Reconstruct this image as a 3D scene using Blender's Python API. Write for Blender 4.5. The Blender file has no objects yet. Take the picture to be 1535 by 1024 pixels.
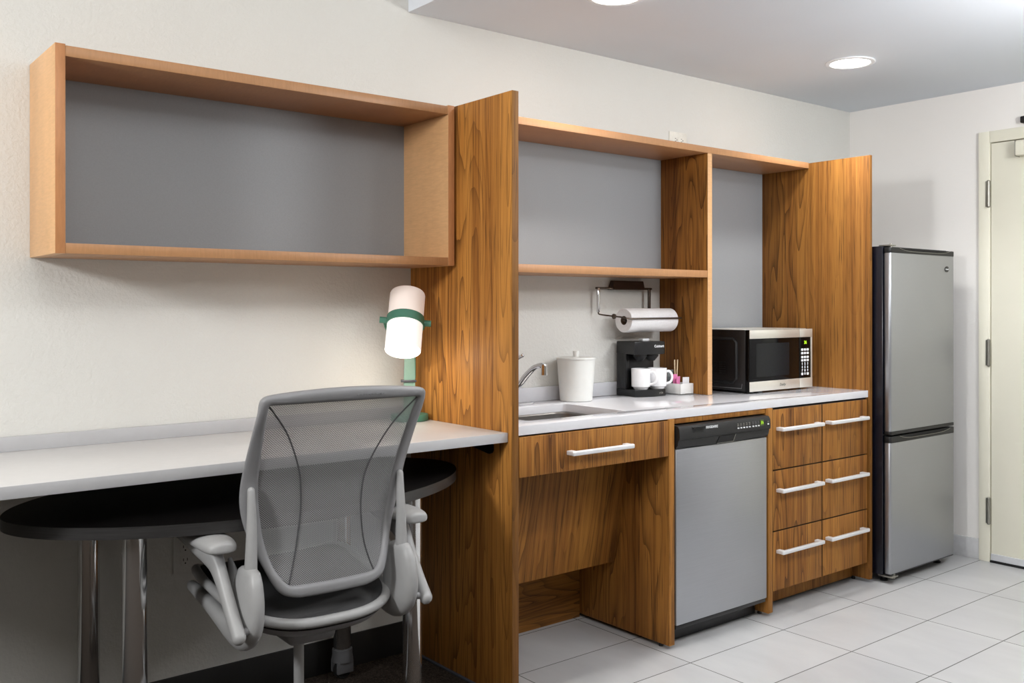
import bpy, bmesh, math, random
from mathutils import Vector, Matrix
random.seed(7)
PI = math.pi
sc = bpy.context.scene
COL = sc.collection

# ------------------------------------------------------------------ materials
def lin(r, g, b):
    f = lambda c: ((c / 255 + 0.055) / 1.055) ** 2.4 if c / 255 > 0.04045 else c / 255 / 12.92
    return (f(r), f(g), f(b), 1.0)

class NT:
    def __init__(s, name):
        s.m = bpy.data.materials.new(name); s.m.use_nodes = True
        s.t = s.m.node_tree; s.t.nodes.clear()
        s.out = s.n('ShaderNodeOutputMaterial')
        s.b = s.n('ShaderNodeBsdfPrincipled')
        s.l(s.b.outputs[0], s.out.inputs[0])
    def n(s, t, **kw):
        x = s.t.nodes.new(t)
        for k, v in kw.items(): setattr(x, k, v)
        return x
    def l(s, a, b): s.t.links.new(a, b)
    def coord(s, scale=(1, 1, 1), rot=(0, 0, 0), loc=(0, 0, 0)):
        tc = s.n('ShaderNodeTexCoord'); mp = s.n('ShaderNodeMapping')
        mp.inputs['Scale'].default_value = scale; mp.inputs['Rotation'].default_value = rot; mp.inputs['Location'].default_value = loc
        s.l(tc.outputs['Object'], mp.inputs[0]); return mp.outputs[0]
    def noise(s, vec, scale, detail=3, rough=0.55, dist=0.0):
        x = s.n('ShaderNodeTexNoise'); x.inputs['Scale'].default_value = scale
        x.inputs['Detail'].default_value = detail; x.inputs['Roughness'].default_value = rough
        x.inputs['Distortion'].default_value = dist
        s.l(vec, x.inputs['Vector']); return x.outputs['Fac']
    def math(s, op, a, b=None, clamp=False):
        x = s.n('ShaderNodeMath', operation=op, use_clamp=clamp)
        for i, v in enumerate((a, b)):
            if v is None: continue
            if isinstance(v, (int, float)): x.inputs[i].default_value = v
            else: s.l(v, x.inputs[i])
        return x.outputs[0]
    def ramp(s, fac, stops):
        x = s.n('ShaderNodeValToRGB'); e = x.color_ramp.elements
        while len(e) < len(stops): e.new(0.5)
        for i, (p, c) in enumerate(stops): e[i].position = p; e[i].color = c
        s.l(fac, x.inputs[0]); return x.outputs[0]
    def mix(s, fac, a, b, mode='MIX'):
        x = s.n('ShaderNodeMix', data_type='RGBA', blend_type=mode)
        for sock, v in ((x.inputs['Factor'], fac), (x.inputs['A'], a), (x.inputs['B'], b)):
            if isinstance(v, (int, float)): sock.default_value = v
            elif isinstance(v, tuple): sock.default_value = v
            else: s.l(v, sock)
        return x.outputs['Result']
    def bump(s, h, strength=0.2, dist=0.002):
        x = s.n('ShaderNodeBump'); x.inputs['Strength'].default_value = strength; x.inputs['Distance'].default_value = dist
        s.l(h, x.inputs['Height']); s.l(x.outputs[0], s.b.inputs['Normal'])
    def setp(s, **kw):
        names = dict(col='Base Color', rough='Roughness', metal='Metallic', spec='Specular IOR Level', ior='IOR', trans='Transmission Weight',
                     emit='Emission Color', emis='Emission Strength', alpha='Alpha', coat='Coat Weight', coatr='Coat Roughness', aniso='Anisotropic', sss='Subsurface Weight')
        for k, v in kw.items():
            i = s.b.inputs[names[k]]
            if isinstance(v, (int, float, tuple)): i.default_value = v
            else: s.l(v, i)
        return s

def simple(name, rgb, rough=0.5, metal=0.0, noise_amt=0.05, nscale=40, bump=0.0, bscale=200, **kw):
    t = NT(name); v = t.coord()
    n = t.noise(v, nscale, 2)
    c = lin(*rgb)
    lo = tuple(x * (1 - noise_amt) for x in c[:3]) + (1,); hi = tuple(min(1, x * (1 + noise_amt)) for x in c[:3]) + (1,)
    t.setp(col=t.ramp(n, [(0.3, lo), (0.7, hi)]), rough=rough, metal=metal, **kw)
    if bump: t.bump(t.noise(v, bscale, 2), bump, 0.001)
    return t.m

def wall_mat(name, rgb, strength=0.24, scale=75):
    t = NT(name); v = t.coord()
    n = t.noise(v, 1.3, 2)
    c = lin(*rgb); d = tuple(x * 0.96 for x in c[:3]) + (1,)
    t.setp(col=t.ramp(n, [(0.3, d), (0.7, c)]), rough=0.85, spec=0.25)
    h = t.noise(v, scale, 5, 0.6); h2 = t.ramp(h, [(0.42, (0, 0, 0, 1)), (0.62, (1, 1, 1, 1))])
    t.bump(h2, strength, 0.004)
    return t.m

def walnut(name, axis='z', seed=0.0, dark=1.0, tilt=0.0):
    t = NT(name)
    A = lambda k: {'z': (1, 1, k), 'x': (k, 1, 1), 'y': (1, k, 1)}[axis]
    D = lambda r, g, b: tuple(x * dark for x in lin(r, g, b)[:3]) + (1,)
    o = (seed, seed * 1.7, seed * 0.6)
    cath = t.noise(t.coord(A(0.10), (tilt, 0, 0), o), 8.5, 1.5, 0.45, 0.1)
    ring = t.math('FRACT', t.math('MULTIPLY', cath, 15.0))
    line = t.math('POWER', ring, 4.0)
    mask = t.ramp(t.noise(t.coord(A(0.04), (tilt, 0, 0), (seed + 9, seed, 0)), 5.0, 1), [(0.42, (0.15, 0.15, 0.15, 1)), (0.6, (1, 1, 1, 1))])
    v2 = t.coord(A(0.010), (tilt, 0, 0), (seed + 3, seed, seed))
    streak = t.noise(v2, 58, 5, 0.75)
    band = t.noise(v2, 9, 2, 0.5)
    pore = t.noise(t.coord(A(0.022), (tilt, 0, 0), o), 210, 2, 0.6)
    base = t.ramp(streak, [(0.30, D(84, 47, 15)), (0.46, D(134, 85, 35)), (0.72, D(168, 115, 53))])
    c = t.mix(t.ramp(band, [(0.40, (0, 0, 0, 1)), (0.70, (0.55, 0.55, 0.55, 1))]), base, D(184, 129, 60))
    c = t.mix(t.math('MULTIPLY', t.math('MULTIPLY', line, mask), 0.78), c, D(64, 34, 11))
    c = t.mix(t.ramp(pore, [(0.32, (0.75, 0.75, 0.75, 1)), (0.43, (0, 0, 0, 1))]), c, D(66, 40, 17))
    t.setp(col=c, rough=0.55, spec=0.22)
    t.bump(pore, 0.05, 0.001)
    return t.m

def maple(name, rgb=(174, 128, 88), axis='x'):
    t = NT(name)
    cross = {'x': (1, 9, 9), 'z': (9, 9, 1), 'y': (9, 1, 9)}[axis]
    c = lin(*rgb); D = lambda k: tuple(x * k for x in c[:3]) + (1,)
    fig = t.noise(t.coord((1, 1, 7) if axis == 'z' else (7, 1, 1)), 26, 3, 0.6, 0.4)
    band = t.noise(t.coord((1.0, 1.0, 0.25) if axis == 'z' else (0.25, 1, 1)), 9, 3)
    col = t.mix(0.5, t.ramp(fig, [(0.3, D(0.82)), (0.7, D(1.1))]), t.ramp(band, [(0.3, D(0.85)), (0.7, D(1.1))]))
    t.setp(col=col, rough=0.40, spec=0.35)
    return t.m

def steel(name, rgb=(176, 176, 176), rough=0.30, axis='x', amt=0.06, metal=0.92):
    t = NT(name)
    s = {'x': (0.02, 1, 1), 'z': (1, 1, 0.02)}[axis]
    n = t.noise(t.coord(s), 420, 3, 0.7)
    big = t.noise(t.coord(), 2.2, 2)
    c = lin(*rgb); D = lambda k: tuple(x * k for x in c[:3]) + (1,)
    col = t.mix(0.4, t.ramp(n, [(0.3, D(1 - amt)), (0.7, D(1 + amt))]), t.ramp(big, [(0.3, D(0.92)), (0.7, D(1.06))]))
    t.setp(col=col, rough=t.ramp(n, [(0.2, (rough * 0.9,) * 3 + (1,)), (0.8, (rough * 1.15,) * 3 + (1,))]), metal=metal)
    t.bump(n, 0.03, 0.0005)
    return t.m

def tile_mat():
    t = NT('floor_tile')
    gx, gy, sx, sy, g = 1.784, -0.7138, 0.5364, 0.2905, 0.0020
    tc = t.n('ShaderNodeTexCoord'); sep = t.n('ShaderNodeSeparateXYZ'); t.l(tc.outputs['Object'], sep.inputs[0])
    def edge(o, g0, s):
        f = t.math('FRACT', t.math('DIVIDE', t.math('SUBTRACT', o, g0 - 40 * s), s))
        d = t.math('MULTIPLY', t.math('MINIMUM', f, t.math('SUBTRACT', 1.0, f)), s)
        return t.math('LESS_THAN', d, g)
    def idx(o, g0, s): return t.math('FLOOR', t.math('DIVIDE', t.math('SUBTRACT', o, g0 - 40 * s), s))
    m = t.math('MAXIMUM', edge(sep.outputs[0], gx, sx), edge(sep.outputs[1], gy, sy))
    cmb = t.n('ShaderNodeCombineXYZ'); t.l(idx(sep.outputs[0], gx, sx), cmb.inputs[0]); t.l(idx(sep.outputs[1], gy, sy), cmb.inputs[1])
    wn = t.n('ShaderNodeTexWhiteNoise'); t.l(cmb.outputs[0], wn.inputs['Vector'])
    vein = t.noise(t.coord((1, 0.35, 1)), 5.5, 5, 0.62, 0.6)
    fac = t.math('ADD', t.math('MULTIPLY', wn.outputs['Value'], 0.18), t.math('MULTIPLY', vein, 0.8))
    col = t.ramp(fac, [(0.25, lin(172, 172, 173)), (0.75, lin(190, 190, 190))])
    t.setp(col=t.mix(m, col, lin(92, 90, 88)), rough=t.math('ADD', t.math('MULTIPLY', m, 0.5), 0.28), spec=0.4)
    t.bump(t.math('SUBTRACT', 1.0, m), 0.25, 0.001)
    return t.m

def carpet_mat():
    t = NT('carpet'); v = t.coord()
    a = t.noise(v, 170, 3, 0.7); b = t.noise(v, 60, 2)
    c = t.mix(0.45, t.ramp(a, [(0.36, lin(26, 22, 20)), (0.55, lin(70, 62, 55)), (0.72, lin(120, 104, 92))]), t.ramp(b, [(0.35, lin(38, 34, 31)), (0.7, lin(86, 76, 68))]))
    t.setp(col=c, rough=1.0, spec=0.05); t.bump(a, 0.9, 0.006)
    return t.m

def chair_mesh_mat():
    t = NT('chair_mesh')
    tc = t.n('ShaderNodeTexCoord'); sep = t.n('ShaderNodeSeparateXYZ'); t.l(tc.outputs['Object'], sep.inputs[0])
    p = 0.0052
    sx = t.math('SINE', t.math('MULTIPLY', sep.outputs[0], 2 * PI / (p * 1.15)))
    sz = t.math('SINE', t.math('MULTIPLY', sep.outputs[2], 2 * PI / p))
    w = t.math('MULTIPLY', sx, sz)
    hole = t.math('GREATER_THAN', w, 0.36)
    shade = t.ramp(t.math('ADD', t.math('MULTIPLY', w, 0.5), 0.5), [(0.1, lin(160, 160, 161)), (0.6, lin(112, 112, 113))])
    t.setp(col=shade, rough=0.55, spec=0.3, alpha=t.math('SUBTRACT', 1.0, t.math('MULTIPLY', hole, 0.85)))
    return t.m

M = {}
M['wall'] = wall_mat('wall_paint', (218, 217, 212))
M['wall_low'] = wall_mat('wall_paint_low', (214, 210, 198), 0.08)
M['wall_r'] = wall_mat('wall_paint_right', (240, 237, 233), 0.05)
M['wall_f'] = wall_mat('wall_paint_front', (168, 164, 158), 0.05)
M['ceil'] = wall_mat('ceiling_paint', (232, 238, 246), 0.03)
M['ceil_main'] = wall_mat('main_ceiling_paint', (235, 232, 224), 0.05)
M['tile'] = tile_mat()
M['carpet'] = carpet_mat()
M['cove'] = simple('cove_base_black', (34, 33, 32), 0.6)
M['tile_base'] = simple('tile_base_grey', (196, 196, 197), 0.35)
M['walnut'] = walnut('walnut_laminate')
M['walnut2'] = walnut('walnut_panel_lit', seed=4.3, dark=1.42)  # same walnut brightened: light from the left and lamp put into the colour
M['walnut3'] = walnut('walnut_laminate_end', seed=8.1, dark=0.86)
M['walnut4'] = walnut('walnut_laminate_shelf', seed=12.7, dark=0.92)
M['walnut_t'] = walnut('walnut_laminate_tilted', seed=2.2, dark=0.9)
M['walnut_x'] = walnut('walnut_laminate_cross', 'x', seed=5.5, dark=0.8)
M['walnut_edge'] = walnut('walnut_edge_band', seed=6.5, dark=0.62)
M['gap_shade'] = simple('drawer_gap_shade', (44, 26, 14), 0.7)  # shade of the drawer gaps painted onto the edge faces
M['maple'] = maple('maple_laminate')
M['maple_v'] = maple('maple_vertical_lit', (212, 166, 118), 'z')  # vertical-grain maple, side light put into its paler colour
M['maple_e'] = maple('maple_edge', (184, 128, 84))
M['greyback'] = simple('grey_panel', (139, 142, 145), 0.6, noise_amt=0.03, nscale=260)
M['quartz'] = simple('white_quartz', (206, 206, 210), 0.09, noise_amt=0.008, nscale=90, spec=0.5)
M['desk'] = simple('desk_laminate', (214, 213, 212), 0.33, noise_amt=0.015)
M['desk_e'] = simple('desk_edge', (184, 184, 186), 0.45, noise_amt=0.015)
M['steel'] = steel('brushed_steel', (172, 174, 178), 0.36)
M['steel_f'] = steel('fridge_steel', (166, 168, 172), 0.36, 'x', 0.04)
M['steel_mw'] = steel('microwave_steel', (222, 219, 210), 0.30, 'x', 0.03, 0.6)
M['steel_sink'] = steel('sink_steel', (128, 125, 122), 0.30, 'x', 0.04)
M['chrome'] = simple('chrome', (214, 214, 216), 0.10, 1.0, 0.01)
M['chrome_b'] = steel('polished_tube', (226, 226, 226), 0.13, 'z', 0.03, 0.95)
M['handle'] = simple('satin_aluminium', (226, 227, 230), 0.35, 0.35, 0.02)
M['hinge'] = simple('hinge_steel', (150, 148, 140), 0.35, 0.8, 0.03)
M['bronze'] = simple('dark_nickel', (92, 82, 74), 0.32, 0.85, 0.04)
M['bracket'] = simple('brown_bracket', (66, 50, 42), 0.5, 0.1)
M['black'] = simple('black_plastic', (13, 13, 15), 0.35, noise_amt=0.08)
M['black_s'] = simple('black_satin', (12, 13, 15), 0.45, noise_amt=0.05)
M['black_gl'] = simple('black_glass', (6, 6, 7), 0.10, noise_amt=0.05, spec=0.18)
M['navy'] = simple('black_navy_enamel', (13, 14, 24), 0.25, noise_amt=0.05)
M['dark'] = simple('dark_gap', (10, 9, 9), 0.8)
M['window_gl'] = simple('oven_window', (24, 26, 29), 0.2, noise_amt=0.1, nscale=300, spec=0.2)
M['table'] = None
M['door'] = simple('door_cream_paint', (232, 229, 212), 0.45, noise_amt=0.012, nscale=6)
M['white'] = simple('white_ceramic', (238, 238, 240), 0.15, noise_amt=0.01)
M['bucket'] = simple('white_plastic', (226, 227, 224), 0.4, noise_amt=0.012)
M['paper'] = simple('paper_towel', (236, 235, 236), 0.9, noise_amt=0.03, nscale=120, bump=0.15, bscale=160)
M['card'] = simple('core_cardboard', (90, 72, 58), 0.9)
M['pink'] = simple('pink_packet', (226, 128, 178), 0.6)
M['packet'] = simple('white_packet', (226, 228, 230), 0.6)
M['packet_g'] = simple('grey_packet', (120, 128, 128), 0.6)
M['stick'] = simple('stir_stick_wood', (214, 190, 152), 0.7)
M['tray'] = simple('white_tray', (230, 230, 228), 0.35, noise_amt=0.02)
M['green'] = simple('lamp_green', (74, 128, 108), 0.45, noise_amt=0.03)
M['green_l'] = simple('lamp_green_pale', (128, 160, 144), 0.4, noise_amt=0.03)
M['lampdark'] = simple('lamp_grey_collar', (70, 70, 76), 0.45)
M['chair'] = simple('chair_light_grey', (158, 158, 158), 0.42, noise_amt=0.02, bump=0.02, bscale=500)
M['chair_d'] = simple('chair_grey_shaded', (134, 134, 136), 0.42, noise_amt=0.02)  # chair grey with the shade of faces turned from the light painted in
M['cushion'] = simple('charcoal_seat_fabric', (52, 52, 53), 0.6, noise_amt=0.12, nscale=300, bump=0.15, bscale=500)
M['seam'] = simple('dark_seam', (74, 74, 76), 0.8)
M['emboss'] = simple('embossed_grey', (122, 122, 124), 0.5)
M['castor'] = simple('castor_grey', (96, 96, 98), 0.5)
M['rubber'] = simple('rubber_black', (18, 18, 18), 0.7)
M['textw'] = simple('white_print', (222, 224, 226), 0.5)
M['textd'] = simple('dark_print', (84, 86, 82), 0.5)
M['outlet'] = simple('outlet_plate', (226, 223, 214), 0.4)
M['outlet_g'] = simple('outlet_plate_painted', (196, 192, 182), 0.5)
M['strip'] = simple('carpet_edge_strip', (92, 96, 108), 0.4, 0.4)
M['mesh'] = chair_mesh_mat()
def table_mat():
    t = NT('black_woodgrain')
    n = t.noise(t.coord((0.03, 1, 1)), 260, 3, 0.6)
    t.setp(col=t.ramp(n, [(0.3, lin(5, 4, 4)), (0.7, lin(13, 11, 11))]), rough=0.42, spec=0.2); t.bump(n, 0.06, 0.0008)
    return t.m
M['table'] = table_mat()
def table_edge():
    t = NT('black_edge_band'); n = t.noise(t.coord((0.03, 0.03, 1)), 300, 3, 0.6)
    t.setp(col=t.ramp(n, [(0.3, lin(34, 33, 33)), (0.7, lin(52, 51, 51))]), rough=0.4); return t.m
M['table_e'] = table_edge()
def emit(name, rgb, s, rough=0.5):
    t = NT(name); n = t.noise(t.coord(), 20, 1)
    c = lin(*rgb); t.setp(col=c, emit=t.ramp(n, [(0.0, c), (1.0, c)]), emis=s, rough=rough); return t.m
M['led'] = emit('downlight_diffuser', (255, 252, 246), 14)
M['disp'] = emit('green_display', (150, 200, 30), 1.2)
def shade_mat(name, rgb, s, lo):
    t = NT(name); c = lin(*rgb)
    t.setp(col=c, emit=c, emis=s, rough=0.35); return t.m
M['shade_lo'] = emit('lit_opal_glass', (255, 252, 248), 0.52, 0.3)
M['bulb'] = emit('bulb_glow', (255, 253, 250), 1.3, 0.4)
M['shade_hi'] = emit('opal_glass', (240, 228, 220), 0.30, 0.3)  # weak glow put into the upper glass to brighten it

# ------------------------------------------------------------------ mesh helpers
def append(bm, tmp, mi=0, mat4=None):
    for f in tmp.faces: f.material_index = mi
    if mat4 is not None: tmp.transform(mat4)
    me = bpy.data.meshes.new('t'); tmp.to_mesh(me); tmp.free(); bm.from_mesh(me); bpy.data.meshes.remove(me)

def box(bm, x0, x1, y0, y1, z0, z1, bev=0.0012, mi=0, seg=2, mat4=None):
    t = bmesh.new()
    bmesh.ops.create_cube(t, size=1)
    for v in t.verts:
        v.co = Vector((x0 + (v.co.x + .5) * (x1 - x0), y0 + (v.co.y + .5) * (y1 - y0), z0 + (v.co.z + .5) * (z1 - z0)))
    if bev > 0: bmesh.ops.bevel(t, geom=t.edges[:], offset=bev, segments=seg, affect='EDGES', profile=0.5)
    append(bm, t, mi, mat4); return bm

def rbox(bm, x0, x1, y0, y1, z0, z1, r, axis='y', bev=0.0, mi=0, seg=5, mat4=None):
    """box whose four edges along one axis are rounded"""
    t = bmesh.new(); bmesh.ops.create_cube(t, size=1)
    for v in t.verts:
        v.co = Vector((x0 + (v.co.x + .5) * (x1 - x0), y0 + (v.co.y + .5) * (y1 - y0), z0 + (v.co.z + .5) * (z1 - z0)))
    k = 'xyz'.index(axis)
    es = [e for e in t.edges if abs((e.verts[0].co - e.verts[1].co)[k]) > 1e-6]
    bmesh.ops.bevel(t, geom=es, offset=r, segments=seg, affect='EDGES', profile=0.5)
    if bev > 0:
        es = [e for e in t.edges if e.calc_face_angle(0) > 1.0]
        bmesh.ops.bevel(t, geom=es, offset=bev, segments=2, affect='EDGES', profile=0.5)
    append(bm, t, mi, mat4); return bm

def lathe(bm, prof, center=(0, 0, 0), seg=40, mi=0, mat4=None, cap=True):
    t = bmesh.new(); rings = []
    for r, z in prof:
        if r < 1e-6: rings.append([t.verts.new((0, 0, z))])
        else: rings.append([t.verts.new((r * math.cos(2 * PI * i / seg), r * math.sin(2 * PI * i / seg), z)) for i in range(seg)])
    for a, b in zip(rings, rings[1:]):
        for i in range(seg):
            j = (i + 1) % seg
            if len(a) == 1 and len(b) == 1: continue
            if len(a) == 1: t.faces.new((a[0], b[j], b[i]))
            elif len(b) == 1: t.faces.new((a[i], a[j], b[0]))
            else: t.faces.new((a[i], a[j], b[j], b[i]))
    if cap:
        for R in (rings[0], rings[-1]):
            if len(R) > 2: t.faces.new(R)
    bmesh.ops.recalc_face_normals(t, faces=t.faces)
    mm = Matrix.Translation(center) if mat4 is None else mat4
    append(bm, t, mi, mm); return bm

def loft(bm, rings, closed=False, caps=True, mi=0, mat4=None):
    t = bmesh.new(); R = [[t.verts.new(p) for p in r] for r in rings]; n = len(R[0])
    pairs = list(zip(R, R[1:])) + ([(R[-1], R[0])] if closed else [])
    for a, b in pairs:
        for i in range(n): t.faces.new((a[i], a[(i + 1) % n], b[(i + 1) % n], b[i]))
    if caps and not closed: t.faces.new(R[0]); t.faces.new(R[-1])
    bmesh.ops.recalc_face_normals(t, faces=t.faces)
    append(bm, t, mi, mat4); return bm

def smooth_path(pts, n=6, closed=False):
    """Catmull-Rom through tuples of any length"""
    out = []; N = len(pts)
    rng = range(N if closed else N - 1)
    for i in rng:
        if closed: p = [pts[(i + k) % N] for k in (-1, 0, 1, 2)]
        else: p = [pts[max(0, i - 1)], pts[i], pts[i + 1], pts[min(N - 1, i + 2)]]
        for s in range(n):
            u = s / n
            out.append(tuple(0.5 * (2 * b + (c - a) * u + (2 * a - 5 * b + 4 * c - d) * u * u + (3 * b - 3 * c + d - a) * u ** 3) for a, b, c, d in zip(*p)))
    if not closed: out.append(tuple(pts[-1]))
    return out

def tube(bm, pts, r, seg=12, closed=False, mi=0, ry=None, mat4=None, round_ends=False):
    P = [Vector(p[:3]) for p in pts]; N = len(P)
    rad = [r] * N if isinstance(r, (int, float)) else list(r)
    T = []
    for i in range(N):
        a = P[(i - 1) % N] if closed or i > 0 else P[i]; b = P[(i + 1) % N] if closed or i < N - 1 else P[i]
        T.append((b - a).normalized())
    up = Vector((0, 0, 1)) if abs(T[0].z) < 0.9 else Vector((1, 0, 0))
    nrm = (up - T[0] * up.dot(T[0])).normalized(); rings = []
    def ring(c, nn, bb, k): return [c + nn * (k * math.cos(2 * PI * j / seg)) + bb * ((k if ry is None else k * ry) * math.sin(2 * PI * j / seg)) for j in range(seg)]
    for i in range(N):
        nrm = (nrm - T[i] * nrm.dot(T[i])).normalized(); b = T[i].cross(nrm)
        if round_ends and not closed and i == 0:
            for a in (80, 60, 40, 20): rings.append(ring(P[0] - T[0] * rad[0] * math.sin(math.radians(a)), nrm, b, rad[0] * math.cos(math.radians(a))))
        rings.append(ring(P[i], nrm, b, rad[i]))
        if round_ends and not closed and i == N - 1:
            for a in (20, 40, 60, 80): rings.append(ring(P[-1] + T[-1] * rad[-1] * math.sin(math.radians(a)), nrm, b, rad[-1] * math.cos(math.radians(a))))
    return loft(bm, rings, closed=closed, mi=mi, mat4=mat4)

def planar_loft(bm, path, seg=16, n=6, mi=0, pw=2.0, mat4=None):
    """path of (X, Y, Z, rx, rd): swept in a plane of near constant X, rx across, rd in the plane"""
    S = smooth_path(path, n); rings = []
    for i, p in enumerate(S):
        a = S[max(0, i - 1)]; b = S[min(len(S) - 1, i + 1)]
        d = Vector((0, b[1] - a[1], b[2] - a[2])).normalized(); q = Vector((0, -d.z, d.y)); c = Vector(p[:3])
        def ring(c, k):
            out = []
            for j in range(seg):
                an = 2 * PI * j / seg; cs, sn = math.cos(an), math.sin(an)
                e = 2 / pw
                out.append(c + Vector((1, 0, 0)) * (k * p[3] * math.copysign(abs(cs) ** e, cs)) + q * (k * p[4] * math.copysign(abs(sn) ** e, sn)))
            return out
        m = min(p[3], p[4])
        if i == 0:
            for t in (75, 45, 20): rings.append(ring(c - d * m * math.sin(math.radians(t)), math.cos(math.radians(t))))
        rings.append(ring(c, 1))
        if i == len(S) - 1:
            for t in (20, 45, 75): rings.append(ring(c + d * m * math.sin(math.radians(t)), math.cos(math.radians(t))))
    return loft(bm, rings, mi=mi, mat4=mat4)

def prism(bm, outline, z0, z1, mi=0, bev=0.0, mat4=None, side_mi=None):
    t = bmesh.new(); n = len(outline)
    a = [t.verts.new((x, y, z0)) for x, y in outline]; b = [t.verts.new((x, y, z1)) for x, y in outline]
    t.faces.new(a[::-1]); t.faces.new(b)
    for i in range(n): t.faces.new((a[i], a[(i + 1) % n], b[(i + 1) % n], b[i]))
    if bev > 0:
        es = [e for e in t.edges if abs(e.verts[0].co.z - e.verts[1].co.z) < 1e-9]
        bmesh.ops.bevel(t, geom=es, offset=bev, segments=2, affect='EDGES', profile=0.5)
    bmesh.ops.recalc_face_normals(t, faces=t.faces)
    if side_mi is None: append(bm, t, mi, mat4)
    else:
        for f in t.faces: f.material_index = mi if abs(f.normal.z) > 0.9 else side_mi
        if mat4 is not None: t.transform(mat4)
        me = bpy.data.meshes.new('t'); t.to_mesh(me); t.free(); bm.from_mesh(me); bpy.data.meshes.remove(me)
    return bm

FACE_XZ = lambda y: Matrix(((1, 0, 0, 0), (0, 0, -1, y), (0, 1, 0, 0), (0, 0, 0, 1)))   # (x,y,z)->(x, y0 - z, y): outlines drawn in x/z, thickness towards -y

def text_bm(body, size, mat4, extr=0.0004, align='CENTER', shear=0.0, bold=0.0):
    c = bpy.data.curves.new('txt', 'FONT'); c.body = body; c.size = size; c.extrude = extr; c.align_x = align; c.align_y = 'CENTER'
    c.shear = shear; c.offset = bold; c.resolution_u = 2
    o = bpy.data.objects.new('txt', c); COL.objects.link(o)
    dg = bpy.context.evaluated_depsgraph_get(); me = bpy.data.meshes.new_from_object(o.evaluated_get(dg))
    bpy.data.objects.remove(o); bpy.data.curves.remove(c)
    bm = bmesh.new(); bm.from_mesh(me); bpy.data.meshes.remove(me)
    bm.transform(mat4); return bm
TXT = lambda x, y, z: Matrix.Translation((x, y, z)) @ Matrix.Rotation(PI / 2, 4, 'X')     # upright text facing -y

def finish(name, bm, mats, smooth=35):
    me = bpy.data.meshes.new(name); bm.to_mesh(me); bm.free()
    for m in (mats if isinstance(mats, (list, tuple)) else [mats]): me.materials.append(m)
    if smooth:
        me.polygons.foreach_set('use_smooth', [True] * len(me.polygons))
        me.set_sharp_from_angle(angle=math.radians(smooth))
    o = bpy.data.objects.new(name, me); COL.objects.link(o); return o

def tag(o, label, cat, group=None, kind=None):
    if label: o['label'] = label
    if cat: o['category'] = cat
    if group: o['group'] = group
    if kind: o['kind'] = kind
    return o

class Thing:
    """an Empty at the base of a thing; parts are drawn in world axes unless local=True"""
    def __init__(s, name, loc, label=None, cat=None, group=None, kind=None, rz=0.0, local=False):
        s.o = bpy.data.objects.new(name, None); COL.objects.link(s.o); s.o.empty_display_size = 0.05
        s.o.location = loc; s.o.rotation_euler.z = rz; s.loc = Vector(loc); s.local = local
        tag(s.o, label, cat, group, kind)
    def part(s, name, bm, mat, parent=None, label=None, smooth=35):
        if not s.local: bm.transform(Matrix.Translation(-s.loc))
        o = finish(name, bm, mat, smooth); o.parent = parent or s.o
        if label: o['label'] = label
        return o

def single(name, bm, mat, loc, label, cat, group=None, smooth=35):
    bm.transform(Matrix.Translation(-Vector(loc))); o = finish(name, bm, mat, smooth); o.location = loc
    return tag(o, label, cat, group)
def struct(name, bm, mat, parent=None, smooth=35):
    o = finish(name, bm, mat, smooth)
    if parent: o.parent = parent
    else: o['kind'] = 'structure'
    return o
def copy_tree(o, parent=None):
    c = o.copy(); COL.objects.link(c)
    if parent: c.parent = parent
    for ch in list(o.children): copy_tree(ch, c)
    return c
B = bmesh.new

# ------------------------------------------------------------------ key dimensions (m)
XL, XW = -3.2, 3.931           # left end of the room, right wall
PD = 0.588                     # depth of the floor-standing panels
H1 = 1.9206                    # their height
P1a, P1b = 1.0897, 1.1167
P3a, P3b = 3.140, 3.160
CT0, CT1 = 0.834, 0.864        # worktop
ZC = 2.305                     # lowered ceiling

# ------------------------------------------------------------------ setting
struct('wall_back', box(B(), XL, XW + 0.1, 0, 0.1, 0, 2.8, 0), M['wall'])
b = B()
box(b, XW, XW + 0.1, -0.74, 0.0, 0, 2.8, 0); box(b, XW, XW + 0.1, -1.72, -0.74, 2.06, 2.8, 0); box(b, XW, XW + 0.1, -4.2, -1.72, 0, 2.8, 0)
struct('wall_right', b, M['wall_r'])
struct('wall_left', box(B(), XL - 0.1, XL, -4.2, 0.1, 0, 2.8, 0), M['wall_r'])
struct('wall_front', box(B(), XL - 0.1, XW + 0.1, -4.3, -4.2, 0, 2.8, 0), M['wall_f'])
struct('floor', box(B(), P1a + 0.013, XW + 0.1, -4.2, 0.0, -0.05, 0.0, 0), M['tile'])
struct('floor_carpet', box(B(), XL, P1a + 0.013, -4.2, 0.0, -0.05, 0.0, 0), M['carpet'])
struct('ceiling', box(B(), 1.08, XW, -4.2, 0.0, ZC, 2.78, 0.002), M['ceil'])
struct('ceiling_main', box(B(), XL, 1.08, -4.2, 0.0, 2.74, 2.78, 0), M['ceil_main'])
struct('baseboard_back', box(B(), XL, P1a - 0.001, -0.008, 0.0, 0.0, 0.113, 0.002), M['cove'])
struct('baseboard_right', box(B(), XW - 0.008, XW, -0.706, 0.0, 0.0, 0.101, 0.0015), M['tile_base'])
struct('trim_1', box(B(), P1a - 0.012, P1a - 0.001, -0.62, -0.01, 0.0, 0.006, 0.001), M['strip'])

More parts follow.
